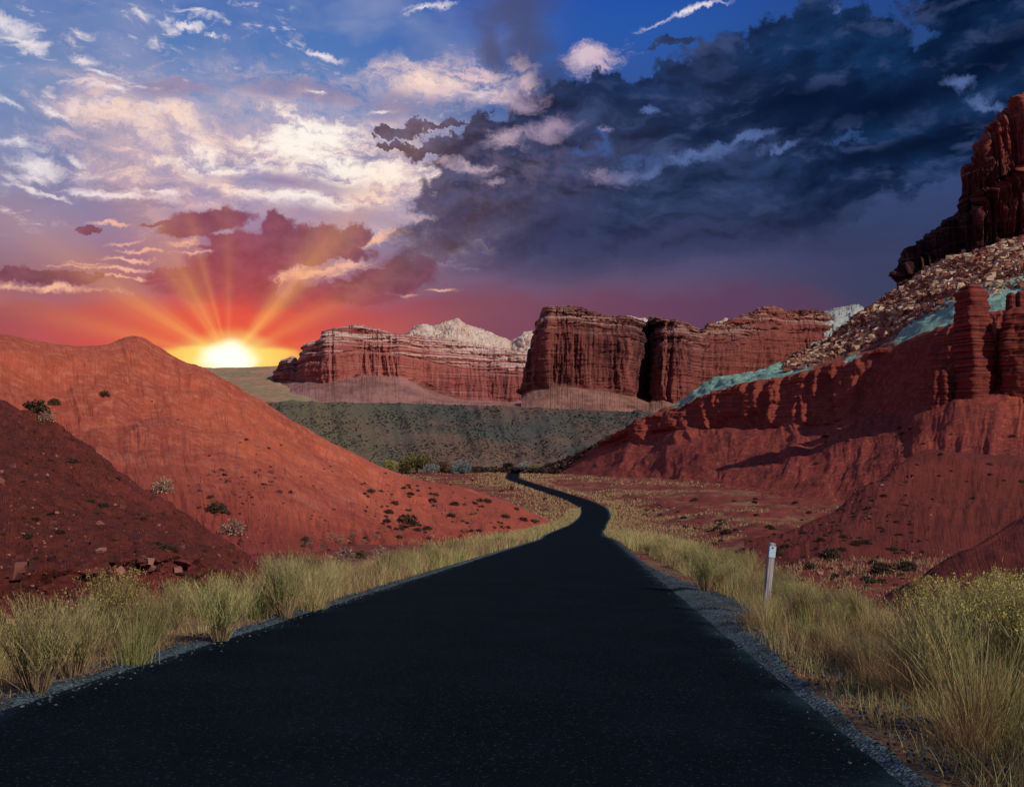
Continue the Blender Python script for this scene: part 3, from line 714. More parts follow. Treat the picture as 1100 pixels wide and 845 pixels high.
# rilled mound behind it
def d_mound2(P, N, U, V, Z):
    x, y, z = P[..., 0], P[..., 1], P[..., 2]
    rill = fbm(U * 0.10 + V * 0.6, V * 0.5, 4.8, 4, 0.5, ridged=True)
    dd = np.maximum(fbm((U - V * 10) * 0.06, V * 1.2, 6.2, 5, 0.6, ridged=True), 0) * 0.30 * sstep(0.1, 0.8, V) + fbm(x * 0.05, y * 0.05, z * 0.05, 4) * 2.6 + fbm(x * 0.5, y * 0.5, z, 3) * 0.15
    return P + N * (dd * np.where(V > 1.8, 0.4, 1))[..., None]
loft('hill', [[(800, 622, 72), (900, 628, 74), (1000, 630, 78), (1100, 630, 80), (1300, 625, 84)],
              [(800, 592, 86), (860, 580, 92), (920, 562, 100), (1000, 550, 108), (1100, 545, 110), (1300, 540, 112)],
              [(800, 584, 95), (860, 566, 104), (900, 548, 112), (940, 522, 120), (965, 500, 126), (985, 489, 130), (1040, 487, 134), (1100, 491, 138), (1300, 480, 142)],
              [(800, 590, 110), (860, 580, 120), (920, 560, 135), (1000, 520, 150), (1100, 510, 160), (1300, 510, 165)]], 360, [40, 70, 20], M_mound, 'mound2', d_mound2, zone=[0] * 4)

# the long right hillside
KX = [590, 640, 700, 730, 760, 820, 880, 940, 1000, 1050, 1100, 1200, 1400]
def row(py, d): return list(zip(KX, py, d))
Rf = row([520, 530, 538, 540, 542, 550, 560, 575, 590, 600, 610, 630, 680], [520, 420, 345, 320, 300, 265, 230, 195, 160, 140, 125, 105, 80])
R1 = row([507, 512, 516, 517, 519, 522, 527, 534, 545, 552, 560, 575, 600], [575, 490, 425, 400, 375, 335, 300, 265, 230, 215, 200, 180, 150])
R2 = row([505, 488, 466, 461, 462, 463, 458, 450, 438, 424, 428, 430, 430], [595, 540, 500, 480, 460, 425, 395, 365, 335, 322, 315, 300, 280])
R3 = row([504.5, 482, 449, 440, 428, 410, 400, 382, 360, 345, 335, 350, 420], [598, 550, 514, 500, 484, 452, 426, 398, 366, 344, 334, 316, 292])
R4 = row([504.3, 481.5, 448, 437, 420, 402, 388, 366, 335, 318, 308, 318, 400], [600, 553, 518, 506, 494, 468, 450, 432, 408, 382, 372, 354, 332])
R5 = row([504, 481, 447, 433, 411, 398, 371, 327, 284, 267, 254, 262, 370], [602, 552, 520, 512, 505, 500, 510, 520, 530, 510, 490, 460, 430])
R5b = row([508, 486, 455, 440, 418, 410, 385, 345, 300, 275, 262, 270, 380], [625, 575, 545, 540, 540, 545, 560, 580, 590, 570, 550, 520, 490])
R6 = row([530, 530, 520, 510, 500, 500, 500, 480, 470, 460, 450, 420, 390], [700, 660, 640, 640, 650, 680, 700, 720, 720, 700, 680, 650, 620])
def ledn(U, V): return fbm(U * 0.025, V * 0.6, 3.3, 3)
def ledm(U, V): return np.maximum(sstep(-0.12, 0.10, fbm(U * 0.018 + 2.0, V * 0.9, 5.5, 4)), sstep(985, 1020, U))
def d_right(P, N, U, V, Z):
    x, y, z = P[..., 0], P[..., 1], P[..., 2]
    sc = np.clip(y / 300, 0.3, 1.6)
    amt = sstep(590, 720, U)
    rill = fbm(U * 0.05 + fbm(U * 0.006, V * 0.5, 0, 3) * 3, V * 0.5, 3.1, 5, 0.55, ridged=True)
    slope = (1 - sstep(1.9, 2.1, V)) * sstep(0.3, 1.3, V)
    gully = fbm((U - V * 22) * 0.017 + 4.0 + fbm(U * 0.02, V, 3, 2) * 0.5, V * 0.5, 7.7, 5, 0.5, ridged=True)
    dd = slope * (rill * 0.4 + gully * 2.3 * sc * amt)
    dd = dd + fbm(x * 0.03, y * 0.03, z * 0.05, 4) * 3.0 * sc * (0.3 + 0.7 * amt)
    # ledges: bedding steps and upright clefts
    led = sstep(1.85, 2.05, V + ledn(U, V) * 0.8) * (1 - sstep(3.0, 3.35, V)) * ledm(U, V)
    cleft = fbm(U * 0.055 + 9, z * 0.02, 1.0, 4, 0.55, ridged=True)
    bed = fbm(x * 0.004, y * 0.004, z * 0.55 + fbm(x * 0.02, y * 0.02, 0, 2) * 1.2, 4, 0.6)
    hz = N.copy(); hz[..., 2] *= 0.2
    cl = led * ((cleft) * 7.0 + 2.5 + np.round(bed * 4) / 4 * 2.4 + fbm(U * 0.12, z * 0.3, 0, 3) * 1.5) * (0.35 + 0.65 * amt)
    tal = sstep(3.2, 3.8, V)
    dd = dd * (1 - led * 0.6) + tal * fbm(x * 0.12, y * 0.12, z * 0.12, 4) * 2.4
    dd = dd * np.where(V > 5.2, 0.4, 1)
    return P + N * dd[..., None] + hz * cl[..., None]
def e_right(P, N, U, V, Z):
    # the green clay shows in patches between ledge and rubble
    g = np.interp(U, [590, 715, 735, 800, 866, 880, 905, 915, 928, 940, 965, 985, 1030, 1045, 1062, 1078, 1110, 1150, 1400], [0, 0, 1, 1, 1, 0.0, 0, 0.7, 0.3, 0, 0.6, 1, 1, 0.7, 1, 1, 1, 0.2, 0])
    lo = np.interp(U, [715, 735, 866, 900, 940, 980, 1030, 1060, 1110], [3.35, 3.0, 3.25, 3.0, 3.0, 3.1, 3.0, 3.2, 3.2]) + fbm(U * 0.03, 2.2, 0, 3) * 0.25
    hi = np.interp(U, [715, 735, 800, 866, 915, 980, 1030, 1060, 1110], [5.6, 5.6, 5.6, 4.5, 3.7, 3.9, 4.25, 4.15, 4.3]) + fbm(U * 0.05, 5.2, 0, 4) * 0.35
    gg = g * sstep(lo - 0.05, lo + 0.1, V) * (1 - sstep(hi - 0.05, hi + 0.1, V))
    rk = sstep(1.8, 2.0, V + ledn(U, V) * 0.8) * (0.15 + 0.85 * ledm(U, V))
    return {'green': gg, 'rocky': rk}
right_hill = loft('hill', [Rf, R1, R2, R3, R4, R5, R5b, R6], 760, [60, 110, 70, 40, 80, 14, 6], M_right, 'right', d_right, zone=[0, 0, 0.98, 1.9, 2.2, 2.6, 3, 3], extra=e_right)

# high cliff at the right edge
def d_cliff(amp, fu, zf, bedw=1.0, colw=1.0):
    def f(P, N, U, V, Z):
        x, y, z = P[..., 0], P[..., 1], P[..., 2]
        rockm = sstep(0.9, 1.1, Z)
        up = sstep(1.5, 1.8, Z)
        Uw = U + 14 * fbm(U * 0.03, z * zf * 0.1, 3.0, 3)
        col = fbm(Uw * fu + 3, z * zf * 0.15, 1.0, 5, 0.6, ridged=True) * (0.6 + 0.8 * sstep(-0.3, 0.4, fbm(U * 0.02, 6.0, 1.0, 2)))
        big = fbm(U * fu * 0.23 + 7, z * zf * 0.1, 4.0, 3, 0.5)
        bed = fbm(U * fu * 0.15, 0.5, z * zf * 2.2, 4, 0.6)
        bl = np.round(bed * 4) / 4
        fine = fbm(U * fu * 3.1, z * zf * 1.3, 2.0, 4, 0.6)
        hz = N.copy(); hz[..., 2] *= 0.15
        dd = rockm * amp * (col * (1 - 0.45 * up) * colw + big * 1.5 + bl * (0.5 + 1.1 * up) * bedw + fine * 0.35)
        tal = (1 - rockm) * amp * (fbm(U * fu * 0.22, V * 0.4, 9, 3, 0.45) * 0.6 + fbm(U * fu * 2, V * 6, 9, 3) * 0.12) * sstep(0, 0.5, V)
        jag = rockm * amp * 0.34 * np.round(fbm(U * fu * 2.3, 9.1, 0, 4, 0.6) * 3) / 2 * sstep(1.6, 2.0, Z)
        P = P + hz * dd[..., None] + N * tal[..., None]
        P[..., 2] += jag
        return P
    return f
ct = [(966, 300), (972, 296), (978, 277), (984, 266), (992, 262), (1000, 254), (1010, 248), (1018, 238), (1027, 233), (1034, 215), (1037, 186), (1042, 179), (1052, 172), (1060, 163), (1066, 145), (1076, 131), (1090, 118), (1100, 107), (1130, 92), (1160, 110), (1200, 190)]
def ctr(f, dd, dx=0):
    out = []
    for x, y in ct:
        yb = np.interp(x, [966, 1000, 1050, 1100, 1200, 1420], [304, 292, 276, 262, 235, 190])
        dbase = np.interp(x, [966, 1000, 1050, 1100, 1200, 1420], [530, 524, 512, 506, 500, 490])
        out.append((x, yb + (y - yb) * f, dbase + dd))
    return out
loft('cliff', [ctr(-0.12, -14), ctr(0.0, -4), ctr(0.45, 2), ctr(0.52, 8), ctr(1.0, 18), [(x, y + 6, d + 40) for x, y, d in ctr(1.0, 18)], [(x, y + 200, d + 120) for x, y, d in ctr(1.0, 18)]],
     300, [8, 110, 24, 110, 8, 4], M_cliff, 'cliff', d_cliff(9.0, 0.10, 0.09, 0.25, 1.3), smooth_rows=False, zone=[0.8, 1.1, 1.5, 1.55, 1.7, 1.8, 1.8])

# middle butte and the wall running right from it
bt = [(560, 420), (566, 412), (570, 388), (574, 365), (580, 347), (583, 333), (590, 330), (600, 331), (612, 330), (625, 334), (640, 337), (660, 342), (672, 342), (690, 348), (697, 350), (701, 342), (712, 343), (718, 347), (724, 345), (733, 347), (746, 353), (755, 356), (763, 347), (775, 349), (790, 344), (806, 338), (818, 331), (832, 330), (842, 335), (858, 335), (872, 334), (886, 338), (900, 341), (930, 345), (1000, 345)]
bbase = [(560, 424), (566, 420), (575, 416), (600, 415), (625, 417), (645, 420), (670, 424), (690, 429), (705, 429), (725, 434), (760, 430), (800, 425), (900, 420), (1000, 415)]
def bd(x): return np.interp(x, [560, 566, 590, 640, 685, 697, 706, 730, 760, 800, 860, 1000], [1560, 1470, 1400, 1400, 1430, 1560, 1440, 1420, 1500, 1540, 1580, 1600])
def brow(f, dd):
    out = []
    for x, y in bt:
        yb = np.interp(x, [p[0] for p in bbase], [p[1] for p in bbase])
        out.append((x, yb + (y - yb) * f, bd(x) + dd))
    return out
tfoot = [(548, 450, 1180), (600, 452, 1180), (650, 456, 1180), (700, 458, 1180), (760, 458, 1180), (1000, 455, 1180)]
tmid = [(548, 436, 1290), (575, 432, 1290), (600, 434, 1280), (630, 436, 1280), (660, 439, 1280), (700, 446, 1280), (730, 448, 1290), (1000, 440, 1300)]
loft('butte', [tfoot, tmid, brow(0.0, -6), brow(0.06, 0), brow(0.68, 10), brow(0.74, 26), brow(0.86, 36), brow(0.9, 60), brow(1.0, 70), [(x, y + 3, d + 140) for x, y, d in brow(1.0, 70)], [(x, y + 90, d + 300) for x, y, d in brow(1.0, 70)]],
     620, [14, 22, 6, 90, 8, 24, 8, 22, 6, 4], M_butte, 'butte', d_cliff(12.0, 0.12, 0.03), x0=560, x1=1000, smooth_rows=False, zone=[0, 0.3, 0.95, 1.1, 1.5, 1.7, 1.75, 1.85, 1.95, 2.0, 2.0])

# long mesa of the left
mt = [(296, 402), (303, 396), (308, 388), (314, 386), (318, 392), (325, 384), (328, 374), (333, 369), (345, 368), (351, 357), (362, 354), (375, 353), (384, 350), (395, 354), (410, 357), (430, 361), (452, 363), (470, 366), (490, 368), (520, 373), (545, 377), (560, 380), (600, 386)]
mbase = [(296, 408), (310, 408), (325, 410), (350, 412), (370, 408), (385, 404), (440, 406), (450, 414), (480, 426), (500, 430), (540, 432), (600, 432)]
def md(x): return np.interp(x, [296, 330, 352, 372, 380, 440, 450, 500, 600], [2300, 2060, 2000, 2010, 2060, 2050, 2120, 2180, 2200])
def mrow(f, dd):
    return [(x, np.interp(x, [p[0] for p in mbase], [p[1] for p in mbase]) * (1 - f) + y * f, md(x) + dd) for x, y in mt]
mfoot = [(280, 440, 1700), (350, 442, 1700), (430, 446, 1700), (600, 448, 1700)]
mmid = [(280, 425, 1850), (330, 424, 1850), (380, 422, 1870), (430, 426, 1850), (470, 434, 1850), (600, 438, 1850)]
loft('mesa', [mfoot, mmid, mrow(0, -8), mrow(0.07, 0), mrow(0.5, 14), mrow(0.55, 40), mrow(0.75, 52), mrow(0.8, 80), mrow(1, 95), [(x, y + 2, d + 220) for x, y, d in mrow(1, 95)], [(x, y + 80, d + 420) for x, y, d in mrow(1, 95)]],
     520, [14, 24, 6, 60, 8, 24, 8, 26, 6, 4], M_mesa, 'mesa', d_cliff(14.0, 0.10, 0.024), x0=296, x1=600, smooth_rows=False, zone=[0, 0.3, 0.95, 1.1, 1.5, 1.7, 1.75, 1.85, 1.95, 2, 2])

def d_dome(P, N, U, V, Z):
    x, y, z = P[..., 0], P[..., 1], P[..., 2]
    dd = fbm(x * 0.02, y * 0.02, z * 0.03, 5, 0.6) * 22 + np.round(fbm(x * 0.008, y * 0.008, z * 0.07, 3) * 4) * 4
    return P + N * (dd * np.where(V > 1.7, 0.5, 1))[..., None]
def dome(top, d, foot, mat, depth=260):
    r1 = [(x, y, d) for x, y in top]
    loft('hill', [[(x, foot, d - 180) for x, y in top], [(x, (y * 0.55 + foot * 0.45), d - 90) for x, y in top], r1, [(x, y + 6, d + depth * 0.5) for x, y in top], [(x, foot + 40, d + depth) for x, y in top]],
         max(60, int((top[-1][0] - top[0][0]) * 1.5)), [16, 22, 8, 6], mat, 'dome', d_dome, smooth_rows=False, zone=[0] * 5)
dome([(425, 374), (434, 362), (440, 354), (450, 349), (456, 349), (465, 352), (476, 347), (484, 344), (492, 344), (500, 350), (512, 353), (525, 357), (538, 362), (548, 368), (556, 364), (562, 357), (572, 355), (584, 358), (600, 372)], 2480, 396, M_dome)
dome([(640, 352), (660, 344), (672, 340), (682, 342), (692, 343), (700, 350), (720, 356)], 1800, 372, M_dome, 160)
dome([(756, 358), (764, 347), (772, 346), (784, 348), (800, 352), (812, 338), (824, 331), (834, 334), (850, 345)], 1760, 372, M_dome, 160)
dome([(870, 350), (885, 336), (898, 331), (910, 331), (918, 328), (926, 332), (940, 350)], 1700, 380, M_domeg, 160)

# plain and low hills below the sun
def d_plain(P, N, U, V, Z):
    x, y, z = P[..., 0], P[..., 1], P[..., 2]
    return P + N * (fbm(x * 0.01, y * 0.006, 0, 4) * 8)[..., None]
M_plain = soil_mat('far_plain_soil', (0.44, 0.20, 0.13), (0.20, 0.20, 0.09), (0.52, 0.30, 0.20), 0.05, pale=(0.72, 0.54, 0.42), bumpd=4)
loft('hill', [[(-400, 450, 900), (200, 450, 900), (620, 470, 900)], [(-400, 425, 1500), (200, 425, 1500), (300, 432, 1500), (400, 450, 1500), (620, 465, 1500)], [(-400, 404, 2600), (200, 405, 2600), (300, 405, 2500), (420, 430, 2400), (620, 450, 2400)], [(-400, 398, 3600), (180, 396, 3600), (200, 394, 3600), (230, 397, 3600), (260, 396, 3600), (300, 394, 3600), (330, 398, 3500), (420, 415, 3400), (620, 440, 3400)], [(-400, 420, 4600), (620, 450, 4500)]],
     260, [30, 40, 30, 8], M_plain, 'plain', d_plain, smooth_rows=False, zone=[0] * 5)

# scrub covered bench between valley and cliffs
def d_bench(P, N, U, V, Z):
    x, y, z = P[..., 0], P[..., 1], P[..., 2]
    g = fbm(U * 0.02 + 3 + V * 0.4, V * 0.4, 2.5, 4, 0.5, ridged=True)
    dd = g * 7.0 * sstep(0.1, 0.7, V) * (1 - sstep(1.8, 2.0, V)) + fbm(x * 0.05, y * 0.05, 0, 4) * 1.2
    return P + N * dd[..., None]
bx = [120, 260, 330, 420, 500, 560, 620, 690, 800]
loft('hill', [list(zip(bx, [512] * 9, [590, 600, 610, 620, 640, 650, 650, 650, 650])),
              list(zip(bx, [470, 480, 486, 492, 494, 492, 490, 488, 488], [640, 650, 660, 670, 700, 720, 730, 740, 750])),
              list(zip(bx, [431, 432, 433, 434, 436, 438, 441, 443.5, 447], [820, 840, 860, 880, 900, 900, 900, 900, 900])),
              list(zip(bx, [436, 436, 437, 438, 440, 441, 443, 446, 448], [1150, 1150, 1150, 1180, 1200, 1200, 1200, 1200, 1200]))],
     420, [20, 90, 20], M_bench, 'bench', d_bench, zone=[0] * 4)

# banded rock pillars
def pillar(px, py_top, py_bot, wpx, d, seed, taper=0.8, head=False):
    b, t = W(px, py_bot, d), W(px, py_top, d)
    rad = wpx / 2 / F * d; H = t.z - b.z + 4; nz, na = 90, 44
    zz = np.linspace(0, 1, nz)[:, None]; aa = np.linspace(0, 2 * math.pi, na, endpoint=False)[None, :]
    zw = b.z - 4 + zz * H
    sq = 1 / np.maximum(np.abs(np.cos(aa + seed)), np.abs(np.sin(aa + seed))) ** 0.85 * 0.92
    r = rad * (1.12 + (taper - 1.12) * zz) * sq
    r = r * (1 + 0.13 * np.round(fbm(np.cos(aa) * 0.5 + seed, np.sin(aa) * 0.5, zw * 0.5, 4, 0.65) * 5) / 2.5 + 0.07 * fbm(np.cos(aa) + 3, zw * 1.3, seed * 3.0, 3))
    r = r + rad * 0.34 * fbm(np.cos(aa) * 1.6 + seed, np.sin(aa) * 1.6, zw * 0.08, 4) + rad * 0.08 * fbm(np.cos(aa) * 4 + seed, np.sin(aa) * 4, zw * 0.4, 3)
    r = r * np.where(zz > 0.93, np.sqrt(np.clip((1 - zz) / 0.07, 0, 1)) * 0.9 + 0.08, 1)
    lean = fbm(seed, zz * 1.5, 0, 2) * rad * 0.25
    v = np.stack([b.x + lean + r * np.cos(aa), b.y + r * 0.9 * np.sin(aa), np.broadcast_to(zw, r.shape)], -1).reshape(-1, 3)
    i = np.arange(nz * na).reshape(nz, na); j = np.roll(i, -1, 1)
    f = np.stack([i[:-1], j[:-1], j[1:], i[1:]], -1).reshape(-1, 4)
    o = mesh_np('rock_pillar', v, f, M_pillar); structure(o); TERRAIN.append(('pillar', bvh_of(o)))
pillar(1047, 305, 432, 33, 318, 1.3)
pillar(1038, 318, 432, 18, 322, 5.3)
pillar(1095, 330, 440, 34, 312, 2.1, 0.9)
pillar(1087, 314, 350, 11, 318, 4.1, 0.7)
pillar(1098, 312, 350, 13, 318, 7.7, 0.8)
pillar(1122, 318, 440, 34, 316, 3.1, 0.8)
pillar(1012, 396, 446, 26, 322, 8.4, 0.55)
# ---------------------------------------------------------------- plants
def plant_mat(name, stops, rough=0.8, nscale=None, trans=0.25):
    m, nt, b = new_mat(name, rough)
    t = attr(nt, 'tint')
    col = t.ramp([(p, c) for p, c in stops])
    oi = nt.nodes.new('ShaderNodeObjectInfo'); rv = NX(nt, oi.outputs['Random'])
    hs = nt.nodes.new('ShaderNodeHueSaturation'); nt.links.new(col.s, hs.inputs['Color'])
    nt.links.new(rv.smooth(0, 1, 0.75, 1.2).s, hs.inputs['Value']); nt.links.new(rv.smooth(0, 1, 0.485, 0.515).s, hs.inputs['Hue'])
    setc(nt, b, NX(nt, hs.outputs[0]))
    tr = nt.nodes.new('ShaderNodeBsdfTranslucent'); nt.links.new(hs.outputs[0], tr.inputs[0])
    ms = nt.nodes.new('ShaderNodeMixShader'); ms.inputs[0].default_value = trans
    nt.links.new(b.outputs[0], ms.inputs[1]); nt.links.new(tr.outputs[0], ms.inputs[2])
    nt.links.new(ms.outputs[0], nt.nodes['Material Output'].inputs['Surface'])
    return m
M_grass = plant_mat('verge_grass', [(0, (0.10, 0.05, 0.03)), (0.25, (0.38, 0.23, 0.12)), (0.5, (0.64, 0.50, 0.23)), (0.75, (0.40, 0.40, 0.12)), (1, (0.10, 0.19, 0.06))])
M_rabbit = plant_mat('rabbitbrush_leaf', [(0, (0.30, 0.20, 0.12)), (0.3, (0.50, 0.40, 0.18)), (0.6, (0.38, 0.36, 0.13)), (1, (0.11, 0.16, 0.06))])
M_flower = plant_mat('rabbitbrush_flower', [(0, (0.34, 0.25, 0.07)), (1, (0.50, 0.42, 0.13))])
M_scrub = plant_mat('dark_scrub', [(0, (0.030, 0.018, 0.014)), (0.6, (0.07, 0.055, 0.032)), (1, (0.14, 0.12, 0.06))])
M_pale = plant_mat('pale_scrub', [(0, (0.12, 0.07, 0.05)), (0.5, (0.34, 0.22, 0.16)), (1, (0.45, 0.36, 0.24))])
M_far = plant_mat('far_scrub', [(0, (0.020, 0.028, 0.022)), (0.6, (0.045, 0.058, 0.042)), (1, (0.13, 0.13, 0.08))])

def blades(base, h, lean, az, w, seg=3, curl=0.5, tint=None, r=rng):
    """ribbons: base (n,3), height, lean (outward, as a share of height), bearing, width"""
    n = len(base); h = np.broadcast_to(h, n); lean = np.broadcast_to(lean, n); w = np.broadcast_to(w, n)
    t = np.linspace(0, 1, seg + 1)[None, :]
    out = (lean * h)[:, None] * (t * (1 - curl) + curl * t ** 2)
    up = h[:, None] * t * (1 - 0.15 * (lean[:, None] * t) ** 2)
    dirx, diry = np.cos(az)[:, None], np.sin(az)[:, None]
    c = np.stack([base[:, 0:1] + dirx * out, base[:, 1:2] + diry * out, base[:, 2:3] + up], -1)
    fa = r.uniform(0, 2 * math.pi, n)
    side = np.stack([np.cos(fa), np.sin(fa), 0 * fa], -1)[:, None, :] * (w[:, None] * (1 - 0.75 * t))[..., None] * 0.5
    v = np.stack([c - side, c + side], 2).reshape(n, -1, 3)
    k = 2 * (seg + 1)
    i = (np.arange(n) * k)[:, None, None] + (np.arange(seg) * 2)[None, :, None] + np.array([0, 1, 3, 2])[None, None, :]
    tn = np.repeat(tint if tint is not None else r.uniform(0, 1, n), k)
    return v.reshape(-1, 3), i.reshape(-1, 4), tn
def quads(cen, size, r=rng, tint=None, flat=None):
    n = len(cen); a = r.normal(size=(n, 3)); a /= np.linalg.norm(a, axis=1)[:, None]
    b = np.cross(a, r.normal(size=(n, 3))); b /= np.linalg.norm(b, axis=1)[:, None]
    s = np.broadcast_to(size, n)[:, None]
    v = np.stack([cen - a * s - b * s * .6, cen + a * s - b * s * .6, cen + a * s + b * s * .6, cen - a * s + b * s * .6], 1).reshape(-1, 3)
    f = np.arange(n * 4).reshape(n, 4)
    return v, f, np.repeat(tint if tint is not None else r.uniform(0, 1, n), 4)
def join(parts):
    V, Fc, T, o = [], [], [], 0
    for v, f, t in parts: V.append(v); Fc.append(f + o); T.append(t); o += len(v)
    return np.concatenate(V), np.concatenate(Fc), np.concatenate(T)
def plant_obj(name, parts, mat, parent=None):
    v, f, t = join(parts); return mesh_np(name, v, f, mat, smooth=False, attrs={'tint': t}, parent=parent)

def tag(o, label, cat, group=None):
    o['label'] = label; o['category'] = cat
    if group: o['group'] = group
    return o
def empty(name, loc=(0, 0, 0)):
    o = bpy.data.objects.new(name, None); o.location = loc; o.empty_display_size = 0.2; C.objects.link(o); return o

def make_tuft(seed, kind):
    r = np.random.default_rng(seed)
    if kind == 'grass':            # dense straw-coloured bunch
        n = 430; az = r.uniform(0, 6.283, n); rad = np.abs(r.normal(0, 0.11, n)); b = np.stack([rad * np.cos(az), rad * np.sin(az), -0.03 + 0 * az], -1)
        az2 = az + r.normal(0, 0.5, n)
        p = [blades(b, r.uniform(0.22, 0.85, n), r.gamma(1.6, 0.28, n), az2, r.uniform(0.003, 0.008, n), 4, 0.55, np.clip(r.normal(0.38, 0.22, n), 0, 1), r)]
        n = 160; az = r.uniform(0, 6.283, n); b = np.stack([0.16 * np.cos(az), 0.16 * np.sin(az), 0 * az - 0.02], -1)
        p.append(blades(b, r.uniform(0.1, 0.3, n), r.gamma(3, 0.3, n), az, 0.006, 3, 0.6, np.clip(r.normal(0.3, 0.15, n), 0, 1), r))
        o = plant_obj('grass_tuft', p, M_grass); return o
    if kind == 'green':            # greener upright bunch
        n = 420; az = r.uniform(0, 6.283, n); rad = np.abs(r.normal(0, 0.10, n)); b = np.stack([rad * np.cos(az), rad * np.sin(az), -0.03 + 0 * az], -1)
        p = [blades(b, r.uniform(0.2, 0.75, n), r.gamma(1.6, 0.24, n), az + r.normal(0, 0.8, n), r.uniform(0.003, 0.007, n), 4, 0.6, np.clip(r.normal(0.78, 0.16, n), 0, 1), r)]
        return plant_obj('grass_tuft', p, M_grass)
    if kind == 'brown':            # dead brown thicket
        n = 420; az = r.uniform(0, 6.283, n); rad = np.abs(r.normal(0, 0.16, n)); b = np.stack([rad * np.cos(az), rad * np.sin(az), -0.03 + 0 * az], -1)
        p = [blades(b, r.uniform(0.2, 0.6, n), r.gamma(2.4, 0.25, n), az + r.normal(0, 0.9, n), r.uniform(0.003, 0.006, n), 4, 0.5, np.clip(r.normal(0.12, 0.10, n), 0, 1), r)]
        return plant_obj('grass_tuft', p, M_grass)
    # rabbitbrush: ribs of twigs fanning out, narrow leaves, flower heads on the tips
    root = empty('rabbitbrush')
    ns = 130; az = r.uniform(0, 6.283, ns); lean = np.clip(np.abs(r.normal(0, 0.42, ns)), 0, 1.1); h = r.uniform(0.55, 0.98, ns) * (1 - 0.18 * lean)
    b = np.stack([0.07 * np.cos(az), 0.07 * np.sin(az), 0 * az - 0.03], -1)
    p = [blades(b, h, lean, az, 0.009, 5, 0.35, np.full(ns, 0.05), r)]
    tips = []
    for k in range(ns):
        for q in range(3):         # side twigs
            t0 = r.uniform(0.35, 0.8); o_ = lean[k] * h[k] * (t0 * .65 + .35 * t0 ** 2); bb = b[k] + np.array([math.cos(az[k]) * o_, math.sin(az[k]) * o_, h[k] * t0])
            a2 = az[k] + r.normal(0, 1.0); hh = h[k] * (1.0 - t0) * r.uniform(0.8, 1.05); ll = lean[k] * 0.6 + r.uniform(0.05, 0.4)
            p.append(blades(bb[None], np.array([hh]), np.array([ll]), np.array([a2]), np.array([0.006]), 3, 0.4, np.array([0.25]), r))
            tips.append(bb + np.array([math.cos(a2) * ll * hh, math.sin(a2) * ll * hh, hh * 0.97]))
        o_ = lean[k] * h[k]; tips.append(b[k] + np.array([math.cos(az[k]) * o_, math.sin(az[k]) * o_, h[k] * (1 - .15 * lean[k] ** 2)]))
    tips = np.array(tips)
    nl = 3400; ii = r.integers(0, len(tips), nl); tt = r.uniform(0.35, 1.0, nl)[:, None]
    lb = tips[ii] * tt * np.array([1, 1, 1]) + r.normal(0, 0.018, (nl, 3)); lb[:, 2] = np.abs(lb[:, 2])
    p.append(blades(lb, r.uniform(0.03, 0.10, nl), r.uniform(0.1, 0.9, nl), r.uniform(0, 6.283, nl), 0.0055, 2, 0.3, np.clip(r.normal(0.62, 0.2, nl), 0, 1), r))
    plant_obj('foliage', p, M_rabbit, root)
    fl = tips[tips[:, 2] > (0.50 if kind == 'flower' else 0.80)]
    nf = 5 if kind == 'flower' else 1
    fc = np.repeat(fl, nf, 0) + r.normal(0, 0.014, (len(fl) * nf, 3)); 
    plant_obj('flower_heads', [quads(fc, r.uniform(0.004, 0.010, len(fc)), r)], M_flower, root)['kind'] = 'stuff'
    return root

PROT = {'grass': [make_tuft(s, 'grass') for s in (1, 2, 3)], 'green': [make_tuft(s, 'green') for s in (4, 5)], 'brown': [make_tuft(s, 'brown') for s in (6, 7)],
        'bush': [make_tuft(s, 'bush') for s in (8, 9, 10)], 'flower': [make_tuft(s, 'flower') for s in (11, 12)]}
USED = set()
def place(kind, x, y, z, scale, label, group, rot=None, sz=1.0):
    src = random.choice(PROT[kind])
    ch = [c for c in bpy.data.objects if c.parent == src] if src.type == 'EMPTY' else []
    if src.name in USED:
        o = src.copy(); C.objects.link(o)
        for c in ch:
            d = c.copy(); C.objects.link(d); d.parent = o
    else: o = src; USED.add(src.name)
    o.location = (x, y, z); o.scale = (scale, scale, scale * sz)
    o.rotation_euler = (random.uniform(-.06, .06), random.uniform(-.06, .06), random.uniform(0, 6.28) if rot is None else rot)
    tag(o, label, 'grass tuft' if kind in ('grass', 'green', 'brown') else 'bush', group)
    return o
def gz(x, y):
    h = drop(x, y); return h[0].z if h else float(ground_z(x, y))
def verge_xy(y, s):
    tx = float(road_x(y + 1) - road_x(y - 1)) / 2; tl = math.sqrt(1 + tx * tx)
    return float(road_x(y)) + s / tl, y - tx / tl * s
def px_at(px, py):
    h = hit(px, py); return h[0]

WORD = {'grass': 'straw-coloured bunch grass', 'green': 'green bunch grass', 'brown': 'dead brown brush', 'bush': 'olive rabbitbrush with thin twigs', 'flower': 'green rabbitbrush with yellow flower heads'}
